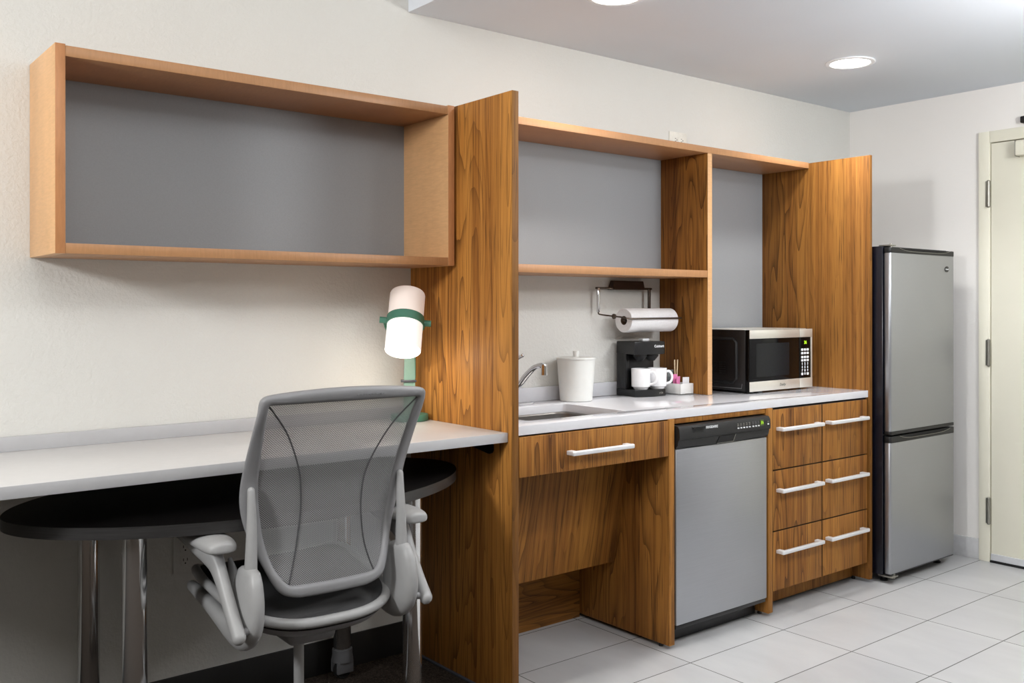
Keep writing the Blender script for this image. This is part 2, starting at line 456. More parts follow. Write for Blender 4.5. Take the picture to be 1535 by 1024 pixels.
# door on the right wall
dr = Thing('door_1', (XW, -1.23, 0), kind='structure')
b = B()
box(b, XW - 0.016, XW + 0.06, -0.7605, -0.7065, 0, 2.0907, 0.003); box(b, XW - 0.016, XW + 0.06, -1.754, -1.700, 0, 2.0907, 0.003)
box(b, XW - 0.016, XW + 0.06, -1.700, -0.7605, 2.0345, 2.0907, 0.003)
dr.part('door_frame', b, M['door'])
dr.part('door_gap', box(B(), XW + 0.050, XW + 0.058, -1.70, -0.7605, 0.0, 2.0345, 0), M['dark'])
leaf = dr.part('door_leaf', box(B(), XW - 0.010, XW + 0.034, -1.696, -0.7645, 0.014, 2.031, 0.002), M['door'])
dr.part('door_sweep', box(B(), XW - 0.019, XW - 0.010, -1.694, -0.766, 0.012, 0.044, 0.002), M['handle'])
dr.part('threshold', box(B(), XW - 0.02, XW + 0.05, -1.699, -0.7615, 0.0, 0.010, 0.002), M['dark'])
for zc in (1.787, 1.016, 0.249):
    b = B()
    lathe(b, [(0.0, -0.0665), (0.005, -0.066), (0.0085, -0.062), (0.0085, 0.062), (0.005, 0.066), (0.0, 0.0665)], (XW - 0.022, -0.758, zc), 16)
    box(b, XW - 0.0185, XW - 0.0155, -0.758, -0.742, zc - 0.062, zc + 0.062, 0.0005)
    for k in (-0.037, -0.012, 0.012, 0.037): lathe(b, [(0.0092, k - 0.001), (0.0092, k + 0.001)], (XW - 0.022, -0.758, zc), 16)
    dr.part('hinge', b, M['hinge'])
dc = dr.part('door_closer', box(B(), XW - 0.062, XW - 0.010, -1.10, -0.898, 1.950, 2.020, 0.006), M['door'])
dr.part('closer_cover_line', box(B(), XW - 0.0628, XW - 0.012, -0.8995, -0.8970, 1.948, 2.022, 0.0004), M['hinge'], dc)
lv = B(); tube(lv, [(XW - 0.05, -1.66, 0.98), (XW - 0.05, -1.54, 0.98)], 0.009, 12, round_ends=True); lathe(lv, [(0.026, 0), (0.026, 0.01)], mat4=Matrix.Translation((XW - 0.01, -1.66, 0.98)) @ Matrix.Rotation(-PI / 2, 4, 'Y')); tube(lv, [(XW - 0.012, -1.66, 0.98), (XW - 0.05, -1.66, 0.98)], 0.008)
dr.part('door_handle', lv, M['hinge'])
single('wall_sensor', rbox(B(), XW - 0.03, XW, -1.02, -0.908, 2.106, 2.138, 0.006, 'x', 0.002), M['black'], (XW, -0.96, 2.12), 'small black box fixed to the wall above the cream door', 'sensor')

# recessed ceiling lights
def downlight(x, y, label):
    t = Thing('ceiling_light', (x, y, ZC), label, 'ceiling light', 'recessed ceiling lights')
    t.part('trim_ring', lathe(B(), [(0.082, -0.0005), (0.1035, -0.0005), (0.1045, -0.003), (0.102, -0.0055), (0.085, -0.007), (0.082, -0.004)], (x, y, ZC), 48, cap=False), M['white'])
    t.part('diffuser', lathe(B(), [(0.0825, -0.001), (0.0825, -0.004), (0.06, -0.0065), (0.0, -0.0075)], (x, y, ZC), 48), M['led'])
    return t
d0 = downlight(2.965, -0.600, 'round recessed ceiling light near the corner with the right wall')
d1 = copy_tree(d0.o); d1.location = (1.535, -0.600, ZC); d1['label'] = 'round recessed ceiling light cut off by the top edge of the photo'

# ------------------------------------------------------------------ outlets
def outlet(loc, label, mat, dark, sideways):
    t = Thing('wall_outlet', loc, label, 'outlet', None, local=True)
    w, h = (0.115, 0.072) if sideways else (0.072, 0.115)
    t.part('cover_plate', rbox(B(), -w / 2, w / 2, -0.006, 0, -h / 2, h / 2, 0.004, 'y', 0.0015), mat)
    for s in (-1, 1):
        cx, cz = (s * 0.020, 0) if sideways else (0, s * 0.020)
        rc = t.part('receptacle', rbox(B(), cx - 0.0165, cx + 0.0165, -0.0075, -0.005, cz - 0.0145, cz + 0.0145, 0.006, 'y', 0.0006), mat)
        b = B()
        for k in (-1, 1):
            if sideways: box(b, cx - 0.004, cx + 0.004, -0.0079, -0.0070, cz + k * 0.006 - 0.0011, cz + k * 0.006 + 0.0011, 0)
            else: box(b, cx + k * 0.006 - 0.0011, cx + k * 0.006 + 0.0011, -0.0079, -0.0070, cz - 0.001, cz + 0.007, 0)
        gx, gz = (cx + 0.010, cz) if sideways else (cx, cz - 0.008)
        lathe(b, [(0.0024, 0), (0.0024, 0.0009)], mat4=Matrix.Translation((gx, -0.0070, gz)) @ Matrix.Rotation(PI / 2, 4, 'X'), seg=12)
        t.part('slot', b, dark, rc)
outlet((2.523, 0, 1.999), 'white wall outlet just above the long maple shelf top', M['outlet'], M['dark'], True)
outlet((0.270, 0, 0.483), 'wall-coloured outlet low on the wall under the black table', M['wall'], M['dark'], False)

# ------------------------------------------------------------------ hanging cabinet over the desk
def front_dark(bm):
    for f in bm.faces: f.material_index = 1 if f.normal.y < -0.7 else 0  # front faces get the darker maple, the side-lit tone stays on the flanks
    return bm
ca, cb, cd = -0.163, 1.080, 0.290
t = Thing('wall_cabinet', (0.46, -0.145, 1.3796), 'open maple wall cabinet with grey back hanging above the desk', 'cabinet')
t.part('side_panel', front_dark(box(B(), ca, ca + 0.025, -cd, -0.001, 1.3796, 1.9185)), [M['maple_v'], M['maple_e']], label='maple side panel at the free end')
t.part('side_panel', front_dark(box(B(), cb - 0.0256, cb, -cd, -0.001, 1.3796, 1.9185)), [M['maple_v'], M['maple_e']])
t.part('top_panel', box(B(), ca + 0.025, cb - 0.0256, -cd + 0.0005, -0.001, 1.887, 1.915), M['maple'])
t.part('bottom_panel', box(B(), ca + 0.025, cb - 0.0256, -cd + 0.0005, -0.001, 1.380, 1.4068), M['maple'])
t.part('back_panel', box(B(), ca + 0.025, cb - 0.0256, -0.012, -0.002, 1.4068, 1.887, 0), M['greyback'], label='grey back panel')

# ------------------------------------------------------------------ floor-standing panels
t = Thing('divider_panel', (1.103, -0.3, 0), 'tall walnut divider panel between the desk and the kitchenette', 'panel')
t.part('panel_board', box(B(), P1a, P1b, -PD + 0.001, -0.001, 0.0, H1 - 0.0005, 0.0008), M['walnut2'])
t.part('edge_band', box(B(), P1a + 0.0004, P1b - 0.0004, -PD - 0.0006, -PD + 0.0012, 0.001, H1, 0.0004), M['walnut_edge'], label='dark walnut front edge')
t = Thing('end_panel', (3.15, -0.3, 0), 'tall walnut end panel beside the steel refrigerator', 'panel')
t.part('panel_board', box(B(), P3a, P3b, -PD + 0.001, -0.001, 0.016, H1 - 0.0005, 0.0008), M['walnut3'])
t.part('edge_band', box(B(), P3a + 0.0004, P3b - 0.0004, -PD - 0.0006, -PD + 0.0012, 0.017, H1, 0.0004), M['walnut_edge'])
for yy in (-0.5, -0.1): t.part('foot_glide', lathe(B(), [(0.008, 0), (0.009, 0.004), (0.006, 0.017)], (3.15, yy, 0), 16), M['black'])

# ------------------------------------------------------------------ kitchenette shelf unit
t = Thing('shelf_unit', (2.13, -0.14, CT1), 'open maple and walnut shelf unit with grey backs above the worktop', 'shelves')
t.part('top_shelf', box(B(), P1b + 0.0005, P3a - 0.0005, -0.275, -0.001, 1.8952, 1.9224), M['maple'])
t.part('lower_shelf', box(B(), P1b + 0.0005, 2.4042, -0.275, -0.001, 1.365, 1.3945), M['maple'])
dv = t.part('upright_divider', box(B(), 2.4045, 2.4330, -0.2742, -0.001, CT1 + 0.0008, 1.8950, 0.0008), M['walnut4'], label='walnut upright between the two bays')
t.part('edge_band', box(B(), 2.4047, 2.4328, -0.2757, -0.2740, CT1 + 0.001, 1.8945, 0.0004), M['maple_v'], dv)
t.part('back_panel', box(B(), P1b + 0.0005, 2.4042, -0.009, -0.001, 1.3947, 1.8950, 0), M['greyback'], label='grey back of the sink bay')
t.part('back_panel', box(B(), 2.4332, P3a - 0.0005, -0.009, -0.001, CT1 + 0.001, 1.8950, 0), M['greyback'], label='grey back behind the microwave')

# ------------------------------------------------------------------ worktop, sink
sx0, sx1, sy0, sy1 = 1.235, 1.700, -0.490, -0.150
wt = Thing('countertop', (2.13, -0.29, CT0), 'glossy white quartz countertop running over the walnut base units', 'countertop')
def slab_with_hole(x0, x1, y0, y1, z0, z1, hx0, hx1, hy0, hy1):
    t = bmesh.new()
    r = 0.012; hole = []
    for (cx, cy, a0) in ((hx1 - r, hy1 - r, 0), (hx0 + r, hy1 - r, 90), (hx0 + r, hy0 + r, 180), (hx1 - r, hy0 + r, 270)):
        for k in range(5):
            a = math.radians(a0 + 22.5 * k); hole.append((cx + r * math.cos(a), cy + r * math.sin(a)))
    outer = [(x1, y1), (x0, y1), (x0, y0), (x1, y0)]
    lay = []
    for z in (z0, z1):
        O = [t.verts.new((x, y, z)) for x, y in outer]; I = [t.verts.new((x, y, z)) for x, y in hole]; lay.append((O, I))
        for q in range(4):
            t.faces.new([O[q]] + [I[q * 5 + k] for k in range(4, -1, -1)])
            t.faces.new([O[q], O[(q + 1) % 4], I[((q + 1) % 4) * 5], I[q * 5 + 4]][::-1])
    (O0, I0), (O1, I1) = lay
    for i in range(4): t.faces.new((O0[i], O0[(i + 1) % 4], O1[(i + 1) % 4], O1[i]))
    for i in range(20): t.faces.new((I0[i], I0[(i + 1) % 20], I1[(i + 1) % 20], I1[i]))
    bmesh.ops.recalc_face_normals(t, faces=t.faces)
    es = [e for e in t.edges if e.calc_face_angle(0) > 1.0 and max(v.co.z for v in e.verts) > z1 - 1e-6 and min(v.co.z for v in e.verts) > z1 - 1e-6]
    bmesh.ops.bevel(t, geom=es, offset=0.0018, segments=2, affect='EDGES', profile=0.5)
    return t
wt.part('worktop', slab_with_hole(P1b + 0.0005, P3a - 0.0005, -0.580, -0.001, CT0, CT1, sx0, sx1, sy0, sy1), M['quartz'], smooth=30)
wt.part('backsplash', box(B(), P1b + 0.0005, 2.4040, -0.020, -0.001, CT1, 0.9205, 0.0015), M['quartz'])

sk = Thing('sink', (1.4675, -0.32, 0.70), 'undermount stainless steel sink set into the white countertop', 'sink')
def basin():
    bm = B(); rings = []
    def rr(x0, x1, y0, y1, r, z, n=6):
        out = []
        for (cx, cy, a0) in ((x1 - r, y1 - r, 0), (x0 + r, y1 - r, 90), (x0 + r, y0 + r, 180), (x1 - r, y0 + r, 270)):
            for k in range(n + 1):
                a = math.radians(a0 + 90 * k / n); out.append((cx + r * math.cos(a), cy + r * math.sin(a), z))
        return out
    g = 0.004
    prof = [(-0.02, 0.8335, 0.05), (g, 0.8335, 0.05), (g + 0.004, 0.829, 0.05), (g + 0.012, 0.72, 0.055), (g + 0.03, 0.695, 0.06), (g + 0.07, 0.688, 0.05), (g + 0.12, 0.686, 0.03)]
    for d, z, r in prof: rings.append(rr(sx0 + d, sx1 - d, sy0 + d, sy1 - d, r, z))
    outer = [(g + 0.11, 0.684, 0.03), (g + 0.02, 0.690, 0.06), (g - 0.006, 0.72, 0.055), (g - 0.008, 0.829, 0.05), (-0.02, 0.831, 0.05)]
    rings2 = [rr(sx0 + d, sx1 - d, sy0 + d, sy1 - d, r, z) for d, z, r in outer]
    t = bmesh.new()
    for RR in (rings, rings2):
        V = [[t.verts.new(p) for p in r] for r in RR]; n = len(V[0])
        for a, c in zip(V, V[1:]):
            for i in range(n): t.faces.new((a[i], a[(i + 1) % n], c[(i + 1) % n], c[i]))
        t.faces.new(V[-1] if RR is rings else V[0])
    bmesh.ops.recalc_face_normals(t, faces=t.faces)
    append(bm, t); return bm
sk.part('basin', basin(), M['steel_sink'])
sk.part('drain', lathe(B(), [(0.0, 0.6868), (0.030, 0.6868), (0.042, 0.689), (0.044, 0.6865)], (1.4675, -0.32, 0), 32), M['chrome'])

CT1 += 0.0006
fc = Thing('faucet', (1.46, -0.085, CT1), 'chrome single-lever faucet standing behind the sink', 'faucet')
fb = fc.part('deck_plate', rbox(B(), 1.352, 1.590, -0.112, -0.062, CT1, CT1 + 0.007, 0.022, 'z', 0.002), M['chrome'])
fc.part('faucet_body', lathe(B(), [(0.027, 0.007), (0.026, 0.012), (0.022, 0.02), (0.021, 0.09), (0.023, 0.10), (0.023, 0.125), (0.018, 0.137), (0.0, 0.141)], (1.46, -0.085, CT1), 28), M['chrome'])
sp = smooth_path([(1.46, -0.090, 0.920, .015), (1.46, -0.125, 0.930, .0145), (1.46, -0.170, 0.955, .013), (1.46, -0.215, 0.992, .0115), (1.46, -0.252, 1.017, .0105), (1.46, -0.285, 1.0275, .010), (1.46, -0.306, 1.028, .010)], 5)
b = B(); tube(b, [p[:3] for p in sp], [p[3] for p in sp], 16); fc.part('spout', b, M['chrome'])
fc.part('aerator', lathe(B(), [(0.010, -0.030), (0.0125, -0.029), (0.0125, -0.004), (0.0125, 0.006), (0.009, 0.010), (0.0, 0.011)], (1.46, -0.311, 1.024), 24), M['chrome'])
b = B(); hp = smooth_path([(1.46, -0.085, 0.998, .010), (1.46, -0.11, 1.018, .008), (1.46, -0.15, 1.044, .0065), (1.46, -0.186, 1.060, .007)], 4)
tube(b, [p[:3] for p in hp], [p[3] for p in hp], 12, round_ends=True); fc.part('lever_handle', b, M['chrome'])

CT1 -= 0.0006
# ------------------------------------------------------------------ pulls
def pull(x0, x1, y, z, r=0.0078):
    bm = B()
    box(bm, x0, x1, y - 0.037, y - 0.023, z - r, z + r, 0.0040, seg=3)
    for x in (x0 + 0.0015, x1 - 0.0255): box(bm, x, x + 0.024, y - 0.030, y, z - r * 0.9, z + r * 0.9, 0.0022)
    return bm

# ------------------------------------------------------------------ sink base
t = Thing('sink_cabinet', (1.47, -0.3, 0), 'walnut sink base with one wide drawer front above an open knee space', 'cabinet')
df = t.part('drawer_front', box(B(), 1.1205, 1.8125, -0.587, -0.569, 0.7015, 0.8285, 0.001), M['walnut'])
t.part('handle', pull(1.318, 1.603, -0.587, 0.762), M['handle'], df, label='long satin metal bar handle')
t.part('side_panel', box(B(), 1.816, 1.8435, -0.588, -0.002, 0.014, 0.8335, 0.0008), M['walnut4'])
kp = finish('knee_panel', box(B(), -0.349, 0.349, -0.009, 0.009, -0.205, 0.205, 0.0008), M['walnut_t'])
kp.parent = t.o; kp.location = Vector((1.4665, -0.330, 0.466)) - t.loc; kp.rotation_euler.x = math.radians(9.2)
kp['label'] = 'sloping walnut panel hiding the sink pipes'
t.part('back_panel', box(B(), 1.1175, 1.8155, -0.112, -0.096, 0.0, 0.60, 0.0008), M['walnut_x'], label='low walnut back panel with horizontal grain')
t.part('foot_glide', lathe(B(), [(0.009, 0), (0.010, 0.004), (0.007, 0.0145)], (1.83, -0.535, 0), 16), M['black'])
t.part('foot_glide', lathe(B(), [(0.009, 0), (0.010, 0.004), (0.007, 0.0145)], (1.83, -0.08, 0), 16), M['black'])

# ------------------------------------------------------------------ drawer base
t = Thing('drawer_cabinet', (2.77, -0.3, 0), 'walnut base unit with six handled drawers between dishwasher and refrigerator', 'cabinet')
t.part('side_panel', box(B(), 2.3976, 2.4275, -0.588, -0.002, 0.014, 0.8335, 0.0008), M['walnut4'])
t.part('carcass', box(B(), 2.4280, 3.1395, -0.566, -0.002, 0.098, 0.8335, 0), M['dark'])
t.part('kick_plate', box(B(), 2.4280, 3.1395, -0.500, -0.484, 0.012, 0.0975, 0.0008), M['walnut'])
t.part('filler_rail', box(B(), 1.8440, 2.3970, -0.575, -0.556, 0.8135, 0.8335, 0.0008), M['walnut'], label='narrow walnut rail above the dishwasher')
zr = ((0.5842, 0.8265), (0.3385, 0.5795), (0.0965, 0.3340)); zh = (0.752, 0.504, 0.258)
for (z0, z1), h in zip(zr, zh):
    for (x0, x1, hx) in ((2.4300, 2.7680, 2.449), (2.7742, 3.1185, 2.793)):
        b = box(B(), x0, x1, -0.587, -0.5665, z0, z1, 0.0006)
        for f in b.faces: f.material_index = 0 if f.normal.y < -0.5 else 1
        dwr = t.part('drawer', b, [M['walnut'], M['gap_shade']])
        t.part('handle', pull(hx, hx + 0.291, -0.587, h - 0.004), M['handle'], dwr)
for x in (2.4125,):
    for yy in (-0.535, -0.08): t.part('foot_glide', lathe(B(), [(0.009, 0), (0.010, 0.004), (0.007, 0.0145)], (x, yy, 0), 16), M['black'])

# ------------------------------------------------------------------ dishwasher
t = Thing('dishwasher', (2.12, -0.3, 0), 'built-in dishwasher with brushed steel door and black control panel', 'dishwasher')
t.part('tub', box(B(), 1.852, 2.389, -0.560, -0.03, 0.06, 0.806, 0), M['black'])
t.part('door_panel', box(B(), 1.849, 2.384, -0.592, -0.561, 0.081, 0.722, 0.004), M['steel'])
t.part('toe_kick', box(B(), 1.852, 2.389, -0.530, -0.510, 0.004, 0.062, 0.001), M['black'])
t.part('toe_kick', box(B(), 1.852, 2.384, -0.585, -0.561, 0.064, 0.080, 0.002), M['black'], label='black strip below the steel door')
fx0, fx1 = 1.849, 2.386
def fascia():
    """control panel: convex top band over a sloped, gently bowed pull band with a cut-out grip"""
    bm = B(); n = 24; rings = []
    for i in range(n + 1):
        u = i / n; x = fx0 + (fx1 - fx0) * u; bow = 0.010 * (1 - (2 * u - 1) ** 2)
        sec = [(-0.562, 0.8075), (-0.585, 0.8085), (-0.600, 0.8055), (-0.6065, 0.795), (-0.6085, 0.767), (-0.6065, 0.757), (-0.602, 0.7545),
               (-0.598 - bow * .2, 0.735 - bow), (-0.594, 0.7325 - bow), (-0.590, 0.7235), (-0.562, 0.7230)]
        rings.append([(x, y, z) for y, z in sec])
    return loft(bm, rings)
fp = t.part('control_panel', fascia(), M['black_s'], smooth=30)
b = B()
prism(b, [(2.063, 0.728), (2.158, 0.728), (2.172, 0.752), (2.078, 0.752)], 0, 0.008, mat4=FACE_XZ(-0.596)); t.part('grip_recess', b, M['dark'], fp, label='dark grip recess')
b = B(); tube(b, [(2.062, -0.6045, 0.7275), (2.158, -0.6045, 0.7275), (2.173, -0.6045, 0.7525)], 0.0011, 6); t.part('grip_rim', b, M['hinge'], fp)
b = B()
for k in range(4): rbox(b, 1.920 + 0.0015 * k, 1.990 - 0.004 * k, -0.6102, -0.600, 0.7960 - 0.0052 * k, 0.7988 - 0.0052 * k, 0.0012, 'y')
t.part('vent', b, M['dark'], fp)
t.part('lettering', text_bm('FRIGIDAIRE', 0.0135, TXT(2.028, -0.6086, 0.7925), bold=0.0002), M['textw'], fp, label='white maker lettering')
for i, x in enumerate([2.183, 2.2005, 2.218, 2.2355, 2.253, 2.2745, 2.292, 2.309]):
    t.part('button', rbox(B(), x - 0.0042, x + 0.0042, -0.6105, -0.606, 0.7725, 0.7775, 0.0015, 'y'), M['textw'], fp)
    b = B()
    for k in range(3): box(b, x - 0.005 + 0.0012 * (k % 2), x + 0.005 - 0.001 * k, -0.6085, -0.607, 0.7825 + 0.0042 * k, 0.7841 + 0.0042 * k, 0)
    t.part('button_caption', b, M['castor'] if i > 4 else M['hinge'], fp)
t.part('button', rbox(B(), 2.366, 2.374, -0.610, -0.606, 0.774, 0.7795, 0.0015, 'y'), M['textw'], fp)
t.part('button_caption', text_bm('on', 0.012, TXT(2.370, -0.6083, 0.7865)), M['hinge'], fp)
t.part('display', rbox(B(), 2.320, 2.3415, -0.6088, -0.606, 0.7735, 0.796, 0.003, 'y'), simple('display_dark_green', (70, 92, 20), 0.3), fp)
t.part('display_digits', text_bm('1h', 0.017, TXT(2.331, -0.6090, 0.7848)), M['disp'], fp)

# ------------------------------------------------------------------ refrigerator
fx, fX, fy = 3.185, 3.764, -0.662
t = Thing('refrigerator', (3.47, -0.36, 0), 'tall narrow steel refrigerator with black sides and two doors', 'refrigerator')
t.part('cabinet_body', box(B(), fx, fX, -0.625, -0.05, 0.035, 1.512, 0.004), M['navy'])
def fdoor(z0, z1): return rbox(B(), fx + 0.001, fX, fy, -0.628, z0, z1, 0.011, 'z', 0.002, seg=6)
def trim(z0, z1, scoop):
    bm = B(); rbox(bm, fx, fX + 0.0005, fy - 0.001, -0.627, z0, z1, 0.011, 'z', 0.002, seg=6)
    return bm
u = t.part('upper_door', fdoor(0.682, 1.4815), M['steel_f'])
tr = t.part('door_cap', trim(1.4815, 1.5055, 1), M['black_s'], u, label='black cap with a scooped grip along the top')
tr2 = t.part('door_cap', trim(0.667, 0.682, 0), M['black_s'], u)
l = t.part('lower_door', fdoor(0.0455, 0.631), M['steel_f'])
tr3 = t.part('door_cap', trim(0.631, 0.6595, 1), M['black_s'], l, label='black cap with a scooped grip between the doors')
for cap, zt, dd in ((tr, 1.504, 0.013), (tr3, 0.6580, 0.014)):
    b = B(); n = 22; pts = []
    for i in range(n + 1):
        s = i / n; pts.append((fx + 0.075 + s * 0.46, zt - dd * (1 - abs(2 * s - 1) ** 5)))
    prism(b, [(fx + 0.075, zt)] + pts[1:-1] + [(fx + 0.535, zt)], 0, 0.0012, mat4=FACE_XZ(fy - 0.0008))
    o = finish('grip_scoop', b, M['dark']); o.parent = u if cap is tr else l; o.data.transform(Matrix.Translation(-t.loc))
    b = B(); tube(b, [(x, fy - 0.002, z) for x, z in pts], 0.0012, 6); b.transform(Matrix.Translation(-t.loc))
    r = finish('grip_lip', b, M['hinge']); r.parent = u if cap is tr else l
t.part('door_cap', box(B(), fx + 0.004, fX - 0.004, fy + 0.004, -0.628, 0.039, 0.0455, 0.001), M['black'], l)
bd = t.part('badge', lathe(B(), [(0.0, 0.0), (0.0165, 0.0), (0.0165, 0.0015), (0.0, 0.002)], mat4=Matrix.Translation((3.690, fy, 1.4186)) @ Matrix.Rotation(PI / 2, 4, 'X') @ Matrix.Diagonal((1.15, 0.85, 1, 1)), seg=28), M['black'], u)
b = text_bm('Avanti', 0.0115, TXT(3.690, fy - 0.0022, 1.4186), bold=0.0002); t.part('lettering', b, M['textw'], u, label='white lettering on the oval badge')
b = B(); box(b, fx + 0.010, fx + 0.060, -0.655, -0.60, 1.512, 1.518, 0.001); lathe(b, [(0.006, 1.505), (0.006, 1.523)], (fx + 0.035, -0.645, 0), 14); t.part('top_hinge', b, M['hinge'])
b = B(); box(b, fx + 0.002, fx + 0.055, -0.668, -0.60, 0.030, 0.0365, 0.001); lathe(b, [(0.005, 0.022), (0.005, 0.0445)], (fx + 0.035, -0.658, 0), 12); t.part('bottom_hinge', b, M['hinge'])
for (x, y) in ((fx + 0.05, -0.60), (fX - 0.05, -0.60), (fx + 0.05, -0.1), (fX - 0.05, -0.1)):
    t.part('foot', lathe(B(), [(0.018, 0), (0.019, 0.006), (0.010, 0.012), (0.010, 0.0355)], (x, y, 0), 18), M['black'])

# ------------------------------------------------------------------ microwave
mx0, mx1, my0, my1, mz0, mz1 = 2.577, 3.037, -0.360, -0.030, 0.873, 1.139
CT1 += 0.0006
t = Thing('microwave', (2.807, -0.195, CT1), 'black and steel microwave oven on the white countertop', 'microwave')
t.part('housing', box(B(), mx0, mx1, my0 + 0.022, my1, mz0, mz1, 0.003), M['black'])
t.part('housing_top', box(B(), mx0 + 0.004, mx1 - 0.004, my0 + 0.03, my1 - 0.004, mz1, mz1 + 0.0012, 0.0004), M['steel_mw'])
xs = 2.938
dd = t.part('oven_door', box(B(), mx0, xs - 0.001, my0, my0 + 0.021, mz0, mz1, 0.0015), M['black_gl'])
t.part('steel_band', box(B(), mx0, xs - 0.001, my0 - 0.003, my0 + 0.001, 1.1015, mz1, 0.0015), M['steel_mw'], dd)
lb = t.part('steel_band', box(B(), mx0, xs - 0.001, my0 - 0.003, my0 + 0.001, mz0, 0.9155, 0.0015), M['steel_mw'], dd)
t.part('oven_window', rbox(B(), 2.624, 2.862, my0 - 0.0008, my0 + 0.001, 0.935, 1.080, 0.004, 'y'), M['window_gl'], dd)
t.part('lettering', text_bm('Danby', 0.017, TXT(2.809, my0 - 0.0031, 0.8945), shear=0.25), M['textd'], dd)
cp = t.part('control_panel', box(B(), xs + 0.001, mx1, my0, my0 + 0.021, mz0, mz1, 0.0015), M['black_gl'])
t.part('steel_band', box(B(), xs + 0.001, mx1, my0 - 0.003, my0 + 0.001, 1.1015, mz1, 0.0015), M['steel_mw'], cp)
t.part('steel_band', box(B(), xs + 0.001, mx1, my0 - 0.003, my0 + 0.001, mz0, 0.9155, 0.0015), M['steel_mw'], cp)
t.part('steel_band', box(B(), mx1 - 0.010, mx1, my0 - 0.002, my0 + 0.001, 0.9155, 1.1015, 0.001), M['steel_mw'], cp)
t.part('display_digits', text_bm('36', 0.020, TXT(2.985, my0 - 0.0006, 1.0765), bold=0.0005), M['disp'], cp)
kz = [1.0445, 1.0285, 1.0105, 0.9960]
kx = [2.9605, 2.9815, 3.0025]
for z in kz:
    for x in kx: t.part('button', rbox(B(), x - 0.008, x + 0.008, my0 - 0.0012, my0, z - 0.0052, z + 0.0052, 0.003, 'y'), M['textw'], cp)
for r, z in enumerate((0.9800, 0.9645, 0.9495)):
    for c_, x in enumerate(kx): t.part('button', text_bm(str(1 + c_ + 3 * r), 0.0150, TXT(x, my0 - 0.0006, z), bold=0.0008), M['textw'], cp)
t.part('button', rbox(B(), kx[0] - 0.007, kx[0] + 0.007, my0 - 0.0012, my0, 0.9285, 0.9400, 0.003, 'y'), M['textw'], cp)
t.part('button', text_bm('0', 0.0150, TXT(kx[1], my0 - 0.0006, 0.9345), bold=0.0008), M['textw'], cp)
t.part('button', rbox(B(), kx[2] - 0.008, kx[2] + 0.008, my0 - 0.0012, my0, 0.9285, 0.9400, 0.004, 'y'), M['textw'], cp)
b = B()   # embossed side
emb = []
for (yy, zz) in [(-0.06, 1.100), (-0.275, 1.100), (-0.292, 1.083), (-0.292, 0.925), (-0.275, 0.908), (-0.06, 0.908)]: emb.append((mx0 - 0.001, yy, zz))
tube(b, emb, 0.0065, 8, mi=0); t.part('embossed_rib', b, M['black_s'])
b = B()
for k in range(6):
    for yy in (-0.165, -0.215): box(b, mx0 - 0.0022, mx0 + 0.001, yy - 0.018, yy + 0.018, 0.945 + 0.0095 * k, 0.949 + 0.0095 * k, 0.0008)
t.part('side_louver', b, M['black_s'])
b = B(); tube(b, [(mx0 - 0.0005, -0.05, 0.885), (mx0 - 0.0005, -0.318, 0.885), (mx0 - 0.0005, -0.322, 0.905)], 0.0018, 6); t.part('bottom_seam', b, M['castor'])
for (x, y) in ((mx0 + 0.03, my0 + 0.05), (mx1 - 0.03, my0 + 0.05), (mx0 + 0.03, my1 - 0.04), (mx1 - 0.03, my1 - 0.04)):
    t.part('foot', lathe(B(), [(0.012, CT1), (0.013, CT1 + 0.003), (0.011, mz0 + 0.001)], (x, y, 0), 16), M['rubber'])

# ------------------------------------------------------------------ coffee maker (local axes, front = -y)
t = Thing('coffee_maker', (2.178, -0.104, CT1), 'compact black coffee maker on the countertop with two mugs on its tray', 'coffee maker', rz=math.radians(-9), local=True)
def dshape(w, yb, yf, bow, n=10):
    out = [(-w, yb), (-w, yf)]
    out += [(-w + 2 * w * i / n, yf - bow * (1 - (2 * i / n - 1) ** 2)) for i in range(1, n)]
    out += [(w, yf), (w, yb)]; return out[::-1]
W2 = 0.079
t.part('base_tray', prism(B(), dshape(W2, 0.068, -0.064, 0.014), 0, 0.029, bev=0.003), M['black'])
t.part('column', box(B(), -W2, W2, 0.016, 0.068, 0.029, 0.180, 0.003), M['black'])
b = B(); box(b, -W2, -W2 + 0.020, 0.004, 0.02, 0.029, 0.185, 0.004); t.part('side_cheek', b, M['black'])
hd = t.part('brew_head', prism(B(), dshape(W2, 0.068, -0.058, 0.012), 0.176, 0.230, bev=0.004), M['black'])
for x in (-0.030, 0.030): t.part('brew_spout', lathe(B(), [(0.0, 0.148), (0.013, 0.148), (0.018, 0.153), (0.030, 0.168), (0.030, 0.178)], (x, -0.030, 0), 24), M['black_s'], hd)
t.part('lid_knob', rbox(B(), 0.008, 0.045, 0.0, 0.03, 0.230, 0.240, 0.004, 'z', 0.002), M['textw'], hd, label='pale tab on top')
t.part('lettering', text_bm('Cuisinart', 0.0155, TXT(0.043, -0.0640, 0.210) @ Matrix.Rotation(math.radians(8), 4, 'Y'), 0.003, bold=0.0003), M['textw'], hd)
t.part('lettering', text_bm('br\u00fce', 0.0155, TXT(0.046, -0.0705, 0.0145) @ Matrix.Rotation(math.radians(8), 4, 'Y'), 0.003), M['hinge'])

